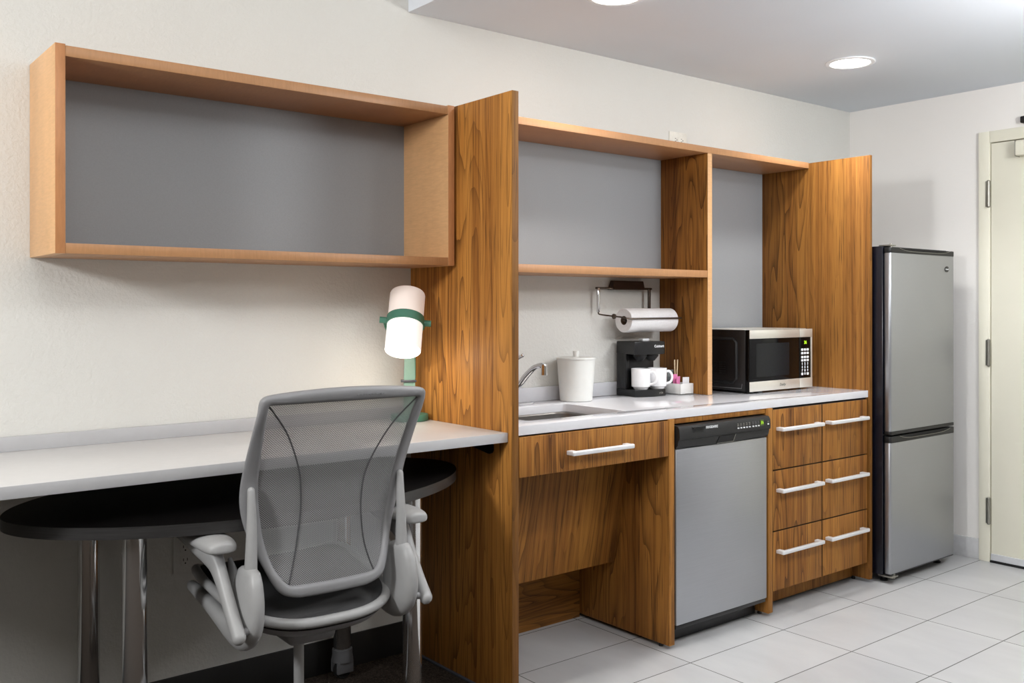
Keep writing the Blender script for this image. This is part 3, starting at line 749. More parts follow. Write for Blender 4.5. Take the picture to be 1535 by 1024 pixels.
def mug(x, y, z, rz, label):
    t = Thing('mug', (x, y, z), label, 'mug', 'mugs on the coffee maker', rz=rz, local=True)
    t.part('cup', lathe(B(), [(0.0, 0.0), (0.027, 0.0), (0.029, 0.002), (0.0325, 0.009), (0.0385, 0.012), (0.0395, 0.016), (0.0405, 0.086), (0.0400, 0.0875), (0.0388, 0.0868), (0.0375, 0.018), (0.030, 0.008), (0.0, 0.007)], (0, 0, 0), 44, cap=False), M['white'])
    hp = smooth_path([(0.037, 0, 0.070), (0.050, 0, 0.074), (0.062, 0, 0.064), (0.0655, 0, 0.046), (0.058, 0, 0.028), (0.037, 0, 0.020)], 5)
    b = B(); tube(b, hp, 0.0052, 10, ry=0.8); t.part('handle', b, M['white']); return t
zt = CT1 + 0.0292
m1 = mug(2.1430, -0.1350, zt, math.radians(-58), 'white mug in front of the coffee maker, left of the pair')
m2 = copy_tree(m1.o); m2.location = (2.2240, -0.1525, zt); m2.rotation_euler.z = math.radians(-30); m2['label'] = 'white mug with its handle over the tray, right of the pair'

# ------------------------------------------------------------------ condiment tray and what stands in it
tx0, tx1, ty0, ty1 = 2.318, 2.4005, -0.200, -0.085
b = B(); w = 0.004
box(b, tx0, tx1, ty0, ty1, CT1, CT1 + 0.004, 0.001); box(b, tx0, tx1, ty0, ty0 + w, CT1, CT1 + 0.046, 0.001); box(b, tx0, tx1, ty1 - w, ty1, CT1, CT1 + 0.046, 0.001)
box(b, tx0, tx0 + w, ty0 + 0.001, ty1 - 0.001, CT1, CT1 + 0.046, 0.001); box(b, tx1 - w, tx1, ty0 + 0.001, ty1 - 0.001, CT1, CT1 + 0.046, 0.001)
single('condiment_tray', b, M['tray'], (2.358, -0.14, CT1), 'small white open box against the walnut upright', 'tray')
def packet(x, y, z, w, h, th, rz, tilt, mat, name, label, cat, group=None):
    b = B(); t2 = bmesh.new(); n = 5; g = []
    for side in (-1, 1):
        for i in range(n):
            for j in range(n):
                u, v = i / (n - 1), j / (n - 1); k = math.sin(PI * u) * math.sin(PI * v)
                g.append(t2.verts.new(((u - .5) * w, side * (0.0004 + th * 0.5 * k), v * h)))
    for s in range(2):
        o = s * n * n
        for i in range(n - 1):
            for j in range(n - 1): t2.faces.new((g[o + i * n + j], g[o + (i + 1) * n + j], g[o + (i + 1) * n + j + 1], g[o + i * n + j + 1]))
    for i in range(n - 1):
        for a, c_ in ((i * n, (i + 1) * n), (i * n + n - 1, (i + 1) * n + n - 1), (i, i + 1), (n * (n - 1) + i, n * (n - 1) + i + 1)):
            t2.faces.new((g[a], g[c_], g[n * n + c_], g[n * n + a]))
    bmesh.ops.recalc_face_normals(t2, faces=t2.faces); append(b, t2)
    o = finish(name, b, mat); o.location = (x, y, z); o.rotation_euler = (tilt, 0, rz); return tag(o, label, cat, group)
zf = CT1 + 0.0042
packet(2.338, -0.166, zf, 0.026, 0.072, 0.004, 0.15, 0.05, M['pink'], 'sweetener_packet', 'pink sweetener packet standing at the left in the white box', 'packet', 'pink packets')
packet(2.342, -0.150, zf, 0.026, 0.080, 0.004, -0.1, -0.04, M['pink'], 'sweetener_packet', 'pink sweetener packet standing behind the other pink one', 'packet', 'pink packets')
packet(2.344, -0.116, zf, 0.038, 0.098, 0.006, 0.0, 0.03, M['packet_g'], 'coffee_packet', 'grey packet at the back of the white box behind the mug handle', 'packet')
packet(2.377, -0.176, zf, 0.030, 0.068, 0.005, -0.45, 0.05, M['packet'], 'sugar_packet', 'white packet leaning at the right in the white box', 'packet')
for i, (x, y, tl, lab) in enumerate(((2.362, -0.132, -0.03, 'pale wooden stir stick upright in the white box, left one'), (2.366, -0.134, 0.035, 'pale wooden stir stick upright in the white box, right one'))):
    b = B(); box(b, -0.0025, 0.0025, -0.0009, 0.0009, 0, 0.142, 0.0004)
    o = finish('stir_stick', b, M['stick']); o.location = (x, y, zf); o.rotation_euler = (0, tl, -0.5); tag(o, lab, 'stir stick', 'stir sticks')

# ------------------------------------------------------------------ ice bucket
t = Thing('ice_bucket', (1.808, -0.099, CT1), 'white lidded ice bucket between the sink and the coffee maker', 'ice bucket')
c0 = (1.808, -0.099, CT1)
t.part('bucket_body', lathe(B(), [(0.0, 0.0), (0.062, 0.0), (0.065, 0.003), (0.0765, 0.163), (0.0765, 0.166), (0.0, 0.166)], c0, 56), M['bucket'])
ld = t.part('lid', lathe(B(), [(0.0, 0.1665), (0.0782, 0.1665), (0.0788, 0.169), (0.078, 0.173), (0.070, 0.1745), (0.0, 0.1750)], c0, 56), M['bucket'])
t.part('knob', lathe(B(), [(0.0125, 0.1745), (0.0125, 0.197), (0.0115, 0.199), (0.0, 0.1992)], c0, 28), M['bucket'], ld)

# ------------------------------------------------------------------ paper towels
t = Thing('paper_towel_holder', (2.18, -0.03, 1.33), 'dark metal paper towel holder fixed to the wall under the shelf', 'towel holder')
b = B(); t2 = bmesh.new()
pts = [(2.095, -0.002, 1.353), (2.279, -0.002, 1.353), (2.279, -0.022, 1.3515), (2.095, -0.022, 1.3515), (2.076, -0.046, 1.314), (2.263, -0.046, 1.314), (2.263, -0.002, 1.312), (2.076, -0.002, 1.312)]
vs = [t2.verts.new(p) for p in pts]
for f in ((0, 1, 2, 3), (3, 2, 5, 4), (4, 5, 6, 7), (7, 6, 1, 0), (0, 3, 4, 7), (1, 6, 5, 2)): t2.faces.new([vs[i] for i in f])
bmesh.ops.recalc_face_normals(t2, faces=t2.faces); bmesh.ops.bevel(t2, geom=t2.edges[:], offset=0.0015, segments=2, affect='EDGES'); append(b, t2)
t.part('wall_bracket', b, M['bracket'], label='brown wall bracket')
b = B(); tube(b, [(1.982, -0.034, 1.3185), (2.313, -0.034, 1.3185)], 0.0048, 12, round_ends=True); t.part('top_bar', b, M['bronze'])
yb = -0.098
b = B(); box(b, 1.986, 1.998, -0.040, -0.030, 1.218, 1.320, 0.002); t.part('side_arm', b, M['chrome'], label='bright arm on the left')
b = B(); box(b, 2.294, 2.306, -0.040, -0.030, 1.185, 1.320, 0.002); t.part('side_arm', b, M['bronze'])
b = B(); tube(b, smooth_path([(1.992, -0.035, 1.222), (1.993, -0.037, 1.211), (2.000, -0.050, 1.207), (2.020, -0.085, 1.202), (2.036, -0.118, 1.1985)], 4), 0.0032, 10)
tube(b, [(2.036, -0.118, 1.1985), (2.044, -0.150, 1.193), (2.060, -0.157, 1.1915), (2.372, -0.157, 1.1915)], 0.0036, 10); lathe(b, [(0.0, -0.004), (0.011, -0.003), (0.011, 0.003), (0.0, 0.004)], mat4=Matrix.Translation((2.026, -0.094, 1.2005)) @ Matrix.Rotation(PI / 2, 4, 'Y'), seg=20)
t.part('tension_rod', b, M['bronze'])
b = B(); tube(b, [(2.300, -0.035, 1.188), (2.300, -0.035, 1.183), (2.372, -0.04, 1.183)], 0.004, 10) ; tube(b, [(2.085, yb, 1.183), (2.376, yb, 1.183)], 0.006, 12, round_ends=True); tube(b, [(2.372, yb, 1.183), (2.372, -0.04, 1.183)], 0.004, 10)
t.part('spindle', b, M['bronze'])
t = Thing('paper_towel_roll', (2.218, yb, 1.183), 'white paper towel roll hanging on the dark metal holder', 'paper towels')
R_ = Matrix.Translation((2.078, yb, 1.183)) @ Matrix.Rotation(PI / 2, 4, 'Y')
L_ = 0.286
t.part('paper', lathe(B(), [(0.019, 0.001), (0.0485, 0.0), (0.0505, 0.003), (0.0505, L_ - 0.003), (0.0485, L_), (0.019, L_ - 0.001), (0.019, 0.001)], mat4=R_, seg=56, cap=False), M['paper'])
t.part('core', lathe(B(), [(0.0188, 0.002), (0.0188, L_ - 0.002), (0.0172, L_ - 0.002), (0.0172, 0.002), (0.0188, 0.002)], mat4=R_, seg=36, cap=False), M['card'])

# ------------------------------------------------------------------ desk
t = Thing('desk', (0.0, -0.28, 0.815), 'long pale grey wall-hung desk top between the cabinet and the table', 'desk')
t.part('desktop', box(B(), XL + 0.002, P1a - 0.0012, -0.5675, -0.001, 0.815, 0.845, 0.0012), M['desk'])
t.part('front_edge', box(B(), XL + 0.002, P1a - 0.0012, -0.5690, -0.5672, 0.8155, 0.8447, 0.0006), M['desk_e'])
t.part('backsplash', box(B(), XL + 0.002, P1a - 0.0012, -0.018, -0.001, 0.845, 0.8855, 0.0012), M['desk_e'])
b = B(); out = [(-0.495 + 0.0, 0.8148), (-0.497, 0.782), (-0.492, 0.773), (-0.482, 0.769), (-0.468, 0.7685), (-0.33, 0.7900), (-0.06, 0.797), (-0.06, 0.8148)]
prism(b, out, 0, 0.004, mat4=Matrix(((0, 0, -1, P1a - 0.0015), (1, 0, 0, 0), (0, 1, 0, 0), (0, 0, 0, 1))))
br = t.part('support_bracket', b, M['black'], label='black bracket on the divider panel')
b = B(); lathe(b, [(0.0, 0.0), (0.0042, 0.0), (0.0035, 0.002), (0.0, 0.0025)], mat4=Matrix.Translation((P1a - 0.0055, -0.441, 0.797)) @ Matrix.Rotation(-PI / 2, 4, 'Y'), seg=16); t.part('screw', b, M['chrome'], br)
t.part('wall_cleat', box(B(), XL + 0.002, P1a - 0.003, -0.04, -0.001, 0.775, 0.8148, 0.001), M['outlet_g'])

# ------------------------------------------------------------------ rolling table
t = Thing('rolling_table', (0.37, -0.29, 0), 'black oval-ended rolling table on chrome legs tucked under the desk', 'table')
tcx, tcy, tth, ta, tb_, tn = 0.384, -0.284, 0.042, 0.674, 0.409, 1.84
out = []
for i in range(120):
    a = 2 * PI * i / 120; cs, sn = math.cos(a), math.sin(a)
    x = ta * math.copysign(abs(cs) ** (2 / tn), cs); y = tb_ * math.copysign(abs(sn) ** (2 / tn), sn)
    X = tcx + x * math.cos(tth) - y * math.sin(tth); Y = tcy + x * math.sin(tth) + y * math.cos(tth)
    out.append((X, min(Y, -0.022)))
cl = [out[0]]
for p in out[1:]:
    if not (p[1] > -0.0221 and cl[-1][1] > -0.0221 and len(cl) > 1 and cl[-2][1] > -0.0221): cl.append(p)
    else: cl[-1] = p
tp = t.part('tabletop', prism(B(), cl, 0.6905, 0.720, bev=0.0015, side_mi=1), [M['table'], M['table_e']])
for i, (x, y) in enumerate(((-0.030, -0.502), (-0.027, -0.075), (0.776, -0.502), (0.772, -0.075))):
    lg = t.part('leg', lathe(B(), [(0.0, 0.088), (0.0285, 0.088), (0.0290, 0.089), (0.0290, 0.6865), (0.046, 0.6865), (0.046, 0.6905)], (x, y, 0), 36), M['chrome_b'])
    b = B(); lathe(b, [(0.0, 0.100), (0.033, 0.100), (0.0335, 0.097), (0.0335, 0.082), (0.036, 0.068), (0.036, 0.060), (0.0, 0.060)], (x, y, 0), 28)
    for s in (-1, 1): box(b, x - 0.030, x + 0.030, y + s * 0.020 - 0.006, y + s * 0.020 + 0.006, 0.022, 0.066, 0.004)
    cs = t.part('castor_hood', b, M['castor'], lg)
    t.part('wheel', lathe(B(), [(0.0, -0.013), (0.026, -0.013), (0.029, -0.010), (0.029, 0.010), (0.026, 0.013), (0.0, 0.013)], mat4=Matrix.Translation((x, y, 0.0292)) @ Matrix.Rotation(PI / 2, 4, 'X'), seg=28), M['rubber'], lg)
b = B(); lathe(b, [(0.0, 0.681), (0.007, 0.682), (0.008, 0.687), (0.008, 0.6905)], (-0.080, -0.520, 0), 14); t.part('screw', b, M['chrome'])

# ------------------------------------------------------------------ desk lamp (local: front = -y, faces the camera side)
lz = 0.8456
t = Thing('desk_lamp', (1.022, -0.100, lz), 'green desk lamp with a lit white glass cylinder shade beside the divider panel', 'lamp', rz=-0.50, local=True)
t.part('base', lathe(B(), [(0.0, 0.0), (0.063, 0.0), (0.065, 0.002), (0.065, 0.019), (0.063, 0.022), (0.0, 0.0225)], (0, 0, 0), 48), M['green'])
b = B()
loft(b, [[(-w_, y_ - d_, z_), (w_, y_ - d_, z_), (w_, y_ + d_, z_), (-w_, y_ + d_, z_)] for (w_, y_, d_, z_) in ((0.0205, 0.012, 0.009, 0.022), (0.0195, 0.012, 0.009, 0.140), (0.0165, 0.010, 0.008, 0.250), (0.0155, 0.008, 0.008, 0.290))])
st = t.part('stem', b, M['green_l'], smooth=20)
t.part('stem_side', box(B(), 0.0165, 0.0215, 0.004, 0.020, 0.145, 0.240, 0.001), M['green'], st)
t.part('collar', box(B(), -0.030, 0.024, -0.004, 0.026, 0.1325, 0.1405, 0.0015), M['lampdark'])
# shade assembly: pivot frame
pv = Vector((-0.020, -0.085, 0.345))
roll = math.radians(4.8); tiltx = math.radians(-29)
SM = Matrix.Translation(pv) @ Matrix.Rotation(math.radians(7), 4, 'Y') @ Matrix.Rotation(tiltx, 4, 'X')
KM = Matrix.Translation(pv) @ Matrix.Rotation(roll, 4, 'Y')
sr = 0.0605
t.part('upper_shade', lathe(B(), [(sr - 0.004, 0.014), (sr, 0.014), (sr, 0.104), (sr - 0.002, 0.109), (sr - 0.007, 0.111), (0.0, 0.1115)], mat4=SM, seg=56), M['shade_hi'], label='faintly glowing upper half of the glass shade')
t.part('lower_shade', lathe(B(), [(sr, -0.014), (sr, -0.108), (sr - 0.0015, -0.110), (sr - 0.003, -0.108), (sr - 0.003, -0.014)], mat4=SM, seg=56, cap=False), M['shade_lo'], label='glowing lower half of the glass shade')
t.part('bulb_diffuser', lathe(B(), [(sr - 0.0035, -0.085), (0.03, -0.080), (0.0, -0.078)], mat4=SM, seg=40, cap=False), M['bulb'])
rg = t.part('ring', lathe(B(), [(sr + 0.0005, -0.0155), (sr + 0.0035, -0.0155), (sr + 0.0035, 0.0155), (sr + 0.0005, 0.0155), (sr + 0.0005, -0.0155)], mat4=SM, seg=56, cap=False), M['green'])
for s in (-1, 1):
    b = B(); tube(b, [(s * (sr + 0.002), 0, 0), (s * (sr + 0.0265), 0, 0)], 0.0108, 20, mat4=KM); t.part('pivot_knob', b, M['green'], rg)
yk = []
for i in range(17):
    a = PI * i / 16; yk.append((-(sr + 0.009) * math.cos(a), 0.02 + 0.062 * math.sin(a) * 0.9, -0.058 * math.sin(a)))
yk = [(-(sr + 0.009), 0.0, 0.0)] + yk + [((sr + 0.009), 0.0, 0.0)]
b = B(); tube(b, [KM @ Vector(p) for p in yk], 0.0032, 10, ry=1.2); t.part('yoke', b, M['green'])

# ------------------------------------------------------------------ office chair (local: faces +y, origin at the column on the floor)
KS = 0.96
ch = Thing('office_chair', (0.3845, -0.5501, 0), 'light grey mesh-back office chair pulled up to the black table', 'chair', rz=math.radians(-1.75), local=True)
_part = ch.part
def chair_part(name, bm, mat, parent=None, label=None, smooth=35, fit=True):
    if fit: bm.transform(Matrix.Translation((0, 0, (1 - KS) * 1.2445)) @ Matrix.Scale(KS, 4))
    return _part(name, bm, mat, parent, label, smooth)
ch.part = chair_part
def lerp_tab(tab, z):
    if z <= tab[0][0]: return tab[0][1]
    for (a, va), (c_, vc) in zip(tab, tab[1:]):
        if a <= z <= c_:
            u = (z - a) / (c_ - a); return va + (vc - va) * u
    return tab[-1][1]
def smooth_tab(tab): 
    s = smooth_path(tab, 8); return s
YC = smooth_tab([(0.49, -0.216), (0.53, -0.213), (0.60, -0.207), (0.68, -0.208), (0.77, -0.216), (0.82, -0.229), (0.88, -0.250), (0.94, -0.272), (1.0, -0.295), (1.045, -0.311)])
DE = smooth_tab([(0.49, 0.0), (0.53, 0.005), (0.58, 0.026), (0.64, 0.050), (0.70, 0.058), (0.77, 0.052), (0.83, 0.042), (0.90, 0.026), (0.96, 0.010), (1.0, 0.002), (1.045, 0.0)])
WI = smooth_tab([(0.528, 0.112), (0.545, 0.136), (0.58, 0.156), (0.64, 0.172), (0.70, 0.182), (0.765, 0.191), (0.84, 0.198), (0.90, 0.202), (0.96, 0.207), (1.003, 0.2105)])
WO = smooth_tab([(0.496, 0.100), (0.505, 0.130), (0.52, 0.150), (0.545, 0.165), (0.58, 0.180), (0.63, 0.199), (0.68, 0.217), (0.74, 0.231), (0.80, 0.2345), (0.87, 0.2345), (0.94, 0.234), (1.00, 0.232), (1.022, 0.226)])
def surf(x, z, off=0.0):
    w = max(0.05, lerp_tab(WO, z)); k = min(1.2, abs(x) / w)
    return Vector((x, lerp_tab(YC, z) + lerp_tab(DE, z) * k ** 2.2 - off, z))
# frame loop: matching inner / outer points
inner, outer = [], []
zs = [0.545, 0.57, 0.60, 0.64, 0.68, 0.72, 0.76, 0.80, 0.84, 0.88, 0.92, 0.96, 0.985]
right_i = [(lerp_tab(WI, z), z) for z in zs]; right_o = [(lerp_tab(WO, z - 0.02 * max(0, (0.62 - z) / 0.075)), z - 0.02 * max(0, (0.62 - z) / 0.075)) for z in zs]
ci = [(0.211, 0.9975), (0.2065, 1.0020), (0.198, 1.0035)]; co = [(0.2325, 1.006), (0.228, 1.019), (0.212, 1.0265)]
topx = [0.17, 0.12, 0.06, 0.0]
ti = [(x, 1.0035) for x in topx]; to = [(x, 1.0265 + 0.0115 * (1 - (x / 0.212) ** 2)) for x in topx]
cbi = [(0.112, 0.5285), (0.126, 0.534)]; cbo = [(0.100, 0.4960), (0.134, 0.507)]
bi = [(0.0, 0.5255), (0.04, 0.5257), (0.08, 0.5265)]; bo = [(0.0, 0.4935), (0.04, 0.4937), (0.075, 0.4945)]
half_i = bi + cbi + right_i + ci + ti; half_o = bo + cbo + right_o + co + to
loop_i = half_i + [(-x, z) for x, z in half_i[-2:0:-1]]; loop_o = half_o + [(-x, z) for x, z in half_o[-2:0:-1]]
rings = []
for (xi, zi), (xo, zo) in zip(loop_i, loop_o):
    a = surf(xi, zi); o = surf(xo, zo); c_ = (a + o) / 2; ax = (o - a) / 2
    nn = Vector((0, -1, 0.15)) - ax.normalized() * Vector((0, -1, 0.15)).dot(ax.normalized()); nn.normalize()
    th = 0.0105 if zo < 0.95 else 0.013
    ring = []
    for j in range(14):
        an = 2 * PI * j / 14; cs, sn = math.cos(an), math.sin(an); e = 0.8
        ring.append(c_ + ax * math.copysign(abs(cs) ** e, cs) + nn * (th * math.copysign(abs(sn) ** e, sn)))
    rings.append(ring)
S_ = []
n14 = 14
flat = [tuple(v for p in r for v in p) for r in rings]
for f in smooth_path(flat, 3, closed=True): S_.append([Vector(f[i * 3:i * 3 + 3]) for i in range(n14)])
b = B(); loft(b, S_, closed=True)
bf = ch.part('back_frame', b, M['chair_d'], smooth=60)
b = text_bm('HUMANSCALE', 0.0125, Matrix.Translation(surf(0.060, 1.019, 0.0128)) @ Matrix.Rotation(PI / 2 - 0.12, 4, 'X'), 0.0012); ch.part('embossed_lettering', b, M['emboss'], bf)
# mesh
b = B(); t2 = bmesh.new(); nu, nz = 36, 40; V = []
for j in range(nz + 1):
    z = 0.522 + (1.006 - 0.522) * j / nz; w = lerp_tab(WI, max(0.53, min(1.0, z))) + 0.006
    V.append([t2.verts.new(surf(w * (2 * i / nu - 1), z, 0.001)) for i in range(nu + 1)])
for j in range(nz):
    for i in range(nu): t2.faces.new((V[j][i], V[j][i + 1], V[j + 1][i + 1], V[j + 1][i]))
append(b, t2); ms = ch.part('back_mesh', b, M['mesh'], smooth=80, label='see-through woven mesh')
for s in (-1, 1):
    sp = smooth_path([(0.208, 1.000), (0.155, 0.937), (0.120, 0.874), (0.097, 0.815), (0.089, 0.768), (0.087, 0.715), (0.091, 0.665), (0.099, 0.610), (0.110, 0.567), (0.121, 0.532)], 5)
    b = B(); tube(b, [surf(s * x, z, 0.002) for x, z in sp], 0.0021, 6); ch.part('seam', b, M['seam'], ms)
# seat: rim, cushion, pan
def seat_outline(n=72, k=1.0):
    pts = []
    for i in range(n):
        a = 2 * PI * i / n; cs, sn = math.cos(a), math.sin(a); e = 2 / (4.6 if sn > 0 else 2.9)
        x = 0.222 * math.copysign(abs(cs) ** e, cs); y = 0.018 + 0.252 * math.copysign(abs(sn) ** e, sn)
        x *= 1.0 + 0.07 * max(0, y / 0.25)
        pts.append((x * k, 0.018 + (y - 0.018) * k))
    return pts
ZR = smooth_tab([(-0.26, 0.424), (-0.2, 0.434), (-0.10, 0.446), (0.0, 0.456), (0.10, 0.470), (0.18, 0.484), (0.23, 0.480), (0.28, 0.462)])
rz_ = lambda y, x=0: lerp_tab(ZR, y) + 0.012 * (abs(x) / 0.22) ** 3
b = B(); t2 = bmesh.new(); R = []
for q, k in enumerate((0.975, 0.95, 0.88, 0.75, 0.55, 0.3)):
    h = (0.004, 0.010, 0.014, 0.013, 0.010, 0.008)[q]
    R.append([t2.verts.new((x, y, rz_(y, x) + h)) for x, y in seat_outline(72, k)])
for a, c_ in zip(R, R[1:]):
    for i in range(72): t2.faces.new((a[i], a[(i + 1) % 72], c_[(i + 1) % 72], c_[i]))
t2.faces.new(R[-1])
U = [[t2.verts.new((x, y, rz_(y, x) - 0.006)) for x, y in seat_outline(72, 0.975)]]
for i in range(72): t2.faces.new((U[0][i], U[0][(i + 1) % 72], R[0][(i + 1) % 72], R[0][i]))
t2.faces.new(U[0][::-1]); bmesh.ops.recalc_face_normals(t2, faces=t2.faces); append(b, t2)
ch.part('seat_cushion', b, M['cushion'], smooth=60, label='charcoal fabric seat')
b = B(); tube(b, [(x, y, rz_(y, x)) for x, y in seat_outline(72, 1.0)], 0.0135, 12, closed=True); ch.part('seat_rim', b, M['chair'], smooth=60)
b = B(); rr = []
for k, dz in ((0.985, -0.006), (0.97, -0.026), (0.90, -0.044), (0.75, -0.060), (0.5, -0.072), (0.25, -0.076)):
    rr.append([Vector((x, y, rz_(y, x) + dz)) for x, y in seat_outline(72, k)])
loft(b, rr); ch.part('seat_pan', b, M['chair_d'], smooth=60)
b = B(); tube(b, [(x, y, rz_(y, x) - 0.017) for x, y in seat_outline(72, 0.985)], 0.0035, 8, closed=True); ch.part('seat_gap', b, M['dark'])
b = B(); box(b, -0.07, 0.07, -0.10, 0.09, 0.325, 0.395, 0.018, seg=4); ch.part('tilt_mechanism', b, M['chair_d'])
# arms, shells, uprights
for s in (-1, 1):
    b = B(); planar_loft(b, [(s * 0.214, -0.193, 0.780, 0.0095, 0.0100), (s * 0.214, -0.196, 0.735, 0.0110, 0.0120), (s * 0.215, -0.198, 0.67, 0.0130, 0.0150), (s * 0.216, -0.197, 0.60, 0.0150, 0.0190), (s * 0.217, -0.195, 0.545, 0.0160, 0.0200)])
    ch.part('back_upright', b, M['chair'], smooth=60)
    b = B(); planar_loft(b, [(s * 0.218, -0.190, 0.571, 0.0205, 0.054), (s * 0.219, -0.190, 0.545, 0.0245, 0.068), (s * 0.220, -0.186, 0.505, 0.0270, 0.080), (s * 0.221, -0.176, 0.460, 0.0285, 0.080), (s * 0.222, -0.148, 0.424, 0.0280, 0.058), (s * 0.223, -0.100, 0.409, 0.0250, 0.034), (s * 0.225, -0.03, 0.416, 0.0210, 0.024), (s * 0.226, 0.06, 0.430, 0.0180, 0.020), (s * 0.228, 0.15, 0.444, 0.0160, 0.018), (s * 0.226, 0.225, 0.446, 0.0130, 0.015)], seg=20, pw=2.4)
    sh = ch.part('side_bracket', b, M['chair'], smooth=60)
    b = B(); planar_loft(b, [(s * 0.226, -0.078, 0.585, 0.006, 0.008), (s * 0.227, -0.098, 0.562, 0.010, 0.018), (s * 0.227, -0.125, 0.53, 0.013, 0.028), (s * 0.225, -0.15, 0.49, 0.014, 0.032)], n=4); ch.part('bracket_fin', b, M['chair'], sh, smooth=60)
    X0 = s * 0.280
    b = B(); planar_loft(b, [(s * 0.266, -0.248, 0.436, 0.0165, 0.0190), (s * 0.267, -0.210, 0.475, 0.0165, 0.0195), (s * 0.269, -0.163, 0.530, 0.0165, 0.0205), (s * 0.272, -0.122, 0.578, 0.0180, 0.0260), (s * 0.275, -0.085, 0.604, 0.0240, 0.0310), (s * 0.280, -0.030, 0.621, 0.0330, 0.0260), (s * 0.282, 0.040, 0.630, 0.0350, 0.0190), (s * 0.284, 0.120, 0.637, 0.0350, 0.0120), (s * 0.284, 0.205, 0.643, 0.0260, 0.0060)], seg=18, pw=2.2)
    ap = ch.part('arm_post', b, M['chair'], smooth=60)
    b = B(); tube(b, [(s * 0.222, -0.232, 0.446), (s * 0.258, -0.236, 0.442)], 0.010, 14); ch.part('pivot', b, M['chair_d'], ap)
    rg_ = []
    secs = [(-0.188, 0.640, 0.008, 0.006), (-0.184, 0.640, 0.026, 0.016), (-0.168, 0.6405, 0.038, 0.0215), (-0.13, 0.6420, 0.0445, 0.0230), (-0.06, 0.6435, 0.0470, 0.0215), (0.03, 0.6450, 0.0470, 0.0190), (0.12, 0.6470, 0.0420, 0.0150), (0.195, 0.6490, 0.0260, 0.010), (0.215, 0.6500, 0.005, 0.003)]
    for (y, z, rx, rz2) in smooth_path(secs, 4):
        ring = []
        for j in range(24):
            an = 2 * PI * j / 24; cs, sn = math.cos(an), math.sin(an)
            if sn < 0: q = 0.62 * math.copysign(abs(sn) ** 0.55, sn)
            else: q = math.copysign(abs(sn) ** 0.9, sn)
            ring.append(Vector((X0 + max(rx, .001) * math.copysign(abs(cs) ** 0.85, cs), y, z + max(rz2, .001) * q)))
        rg_.append(ring)
    b = B(); loft(b, rg_); ch.part('arm_pad', b, M['chair'], smooth=60)
ch.part('gas_column', lathe(B(), [(0.0, 0.372), (0.0137, 0.372), (0.0137, 0.190), (0.025, 0.189), (0.025, 0.085), (0.0, 0.085)], (0, 0, 0), 28), M['chair'], fit=False)
b = B(); lathe(b, [(0.0, 0.075), (0.040, 0.075), (0.042, 0.085), (0.036, 0.125), (0.0255, 0.130), (0.0, 0.130)], (0, 0, 0), 28); hub = ch.part('base_hub', b, M['chair_d'], fit=False)
for k in range(5):
    a = math.radians(90 + 72 * k); dx, dy = math.cos(a), math.sin(a)
    b = B(); tube(b, [(dx * r, dy * r, z) for r, z in ((0.03, 0.102), (0.12, 0.098), (0.22, 0.086), (0.300, 0.074))], [0.022, 0.020, 0.017, 0.014], 14, round_ends=True); lg = ch.part('base_spoke', b, M['chair_d'], hub, fit=False)
    cx, cy = dx * 0.300, dy * 0.300
    b = B(); lathe(b, [(0.0, 0.040), (0.007, 0.040), (0.007, 0.068)], (cx, cy, 0), 12)
    box(b, -0.022, 0.022, -0.006, 0.006, 0.026, 0.050, 0.004, mat4=Matrix.Translation((cx, cy, 0)) @ Matrix.Rotation(a, 4, 'Z'))
    for sd in (-1, 1):
        lathe(b, [(0.0, -0.009), (0.022, -0.009), (0.0255, -0.006), (0.0255, 0.006), (0.022, 0.009), (0.0, 0.009)], mat4=Matrix.Translation((cx, cy, 0.0256)) @ Matrix.Rotation(a, 4, 'Z') @ Matrix.Translation((0, sd * 0.016, 0)) @ Matrix.Rotation(PI / 2, 4, 'X'), seg=22)
    ch.part('castor', b, M['rubber'], fit=False)

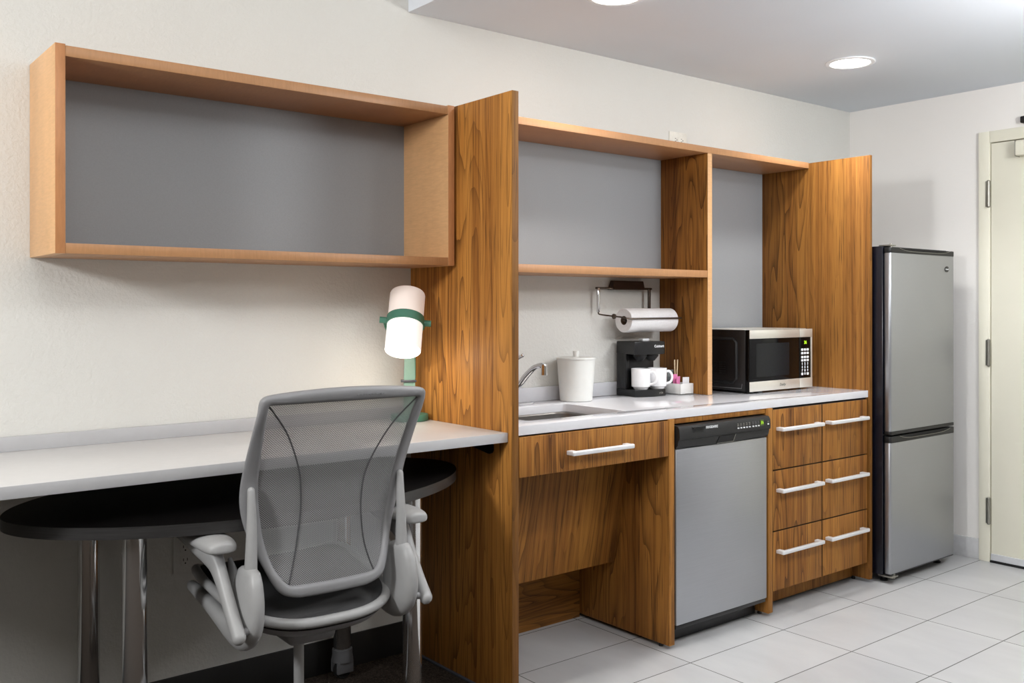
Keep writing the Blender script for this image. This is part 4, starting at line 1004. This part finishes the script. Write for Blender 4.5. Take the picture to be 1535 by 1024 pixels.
# ------------------------------------------------------------------ lights
def area(name, loc, target, size, power, col=(1, 1, 1), sy=None, spread=None):
    l = bpy.data.lights.new(name, 'AREA'); l.energy = power; l.color = col; l.shape = 'RECTANGLE' if sy else 'DISK'; l.size = size
    if sy: l.size_y = sy
    if spread: l.spread = spread
    o = bpy.data.objects.new(name, l); COL.objects.link(o); o.location = loc
    o.rotation_euler = (Vector(target) - Vector(loc)).to_track_quat('-Z', 'Y').to_euler(); return o
area('key_light', (-2.6, -1.40, 2.08), (2.5, -0.5, 1.2), 0.45, 60, (0.985, 0.99, 1.0))
area('room_fill_light', (0.1, -2.4, 2.70), (1.0, -1.2, 0.6), 2.0, 46, (1.0, 0.998, 0.995), 1.3)
area('ceiling_fill_light', (2.5, -2.5, 1.93), (2.5, -2.2, 2.3), 0.7, 42, (1.0, 1.0, 1.0))  # added upward fill, brightens the lowered ceiling
for x in (1.535, 2.965):
    area('down_beam', (x, -0.60, ZC - 0.012), (x, -0.60, 0), 0.15, 6, (1.0, 0.99, 0.97), spread=math.radians(115))
for x in (1.535, 2.965):
    area('down_beam', (x, -2.1, ZC - 0.012), (x, -2.1, 0), 0.15, 10, (1.0, 0.99, 0.97))  # added row without fittings, lights the floor for bounce onto the ceiling
pl = bpy.data.lights.new('lamp_bulb', 'POINT'); pl.energy = 1.1; pl.color = (1.0, 0.92, 0.8); pl.shadow_soft_size = 0.04
po = bpy.data.objects.new('lamp_bulb', pl); COL.objects.link(po)
po.location = ch and (Matrix.Translation((1.022, -0.100, lz)) @ Matrix.Rotation(-0.50, 4, 'Z') @ SM @ Vector((0, 0, -0.135)))

w = bpy.data.worlds.new('World'); sc.world = w; w.use_nodes = True
bg = w.node_tree.nodes['Background']; bg.inputs[0].default_value = (0.96, 0.97, 1.0, 1); bg.inputs[1].default_value = 0.4

# ------------------------------------------------------------------ camera
cam = bpy.data.cameras.new('camera'); co_ = bpy.data.objects.new('camera', cam); COL.objects.link(co_)
cam.sensor_fit = 'HORIZONTAL'; cam.sensor_width = 36; cam.lens = 36 * 1417.47 / 1535
cam.shift_y = -(512 - 458.58) / 1535; cam.shift_x = 0.0
co_.location = (-0.7549, -2.9036, 1.2445); co_.rotation_euler = (PI / 2, math.radians(0.03), -0.6728)
cam.clip_start = 0.05
sc.camera = co_
sc.view_settings.view_transform = 'Standard'
sc.view_settings.look = 'None'
sc.view_settings.exposure = 0.0
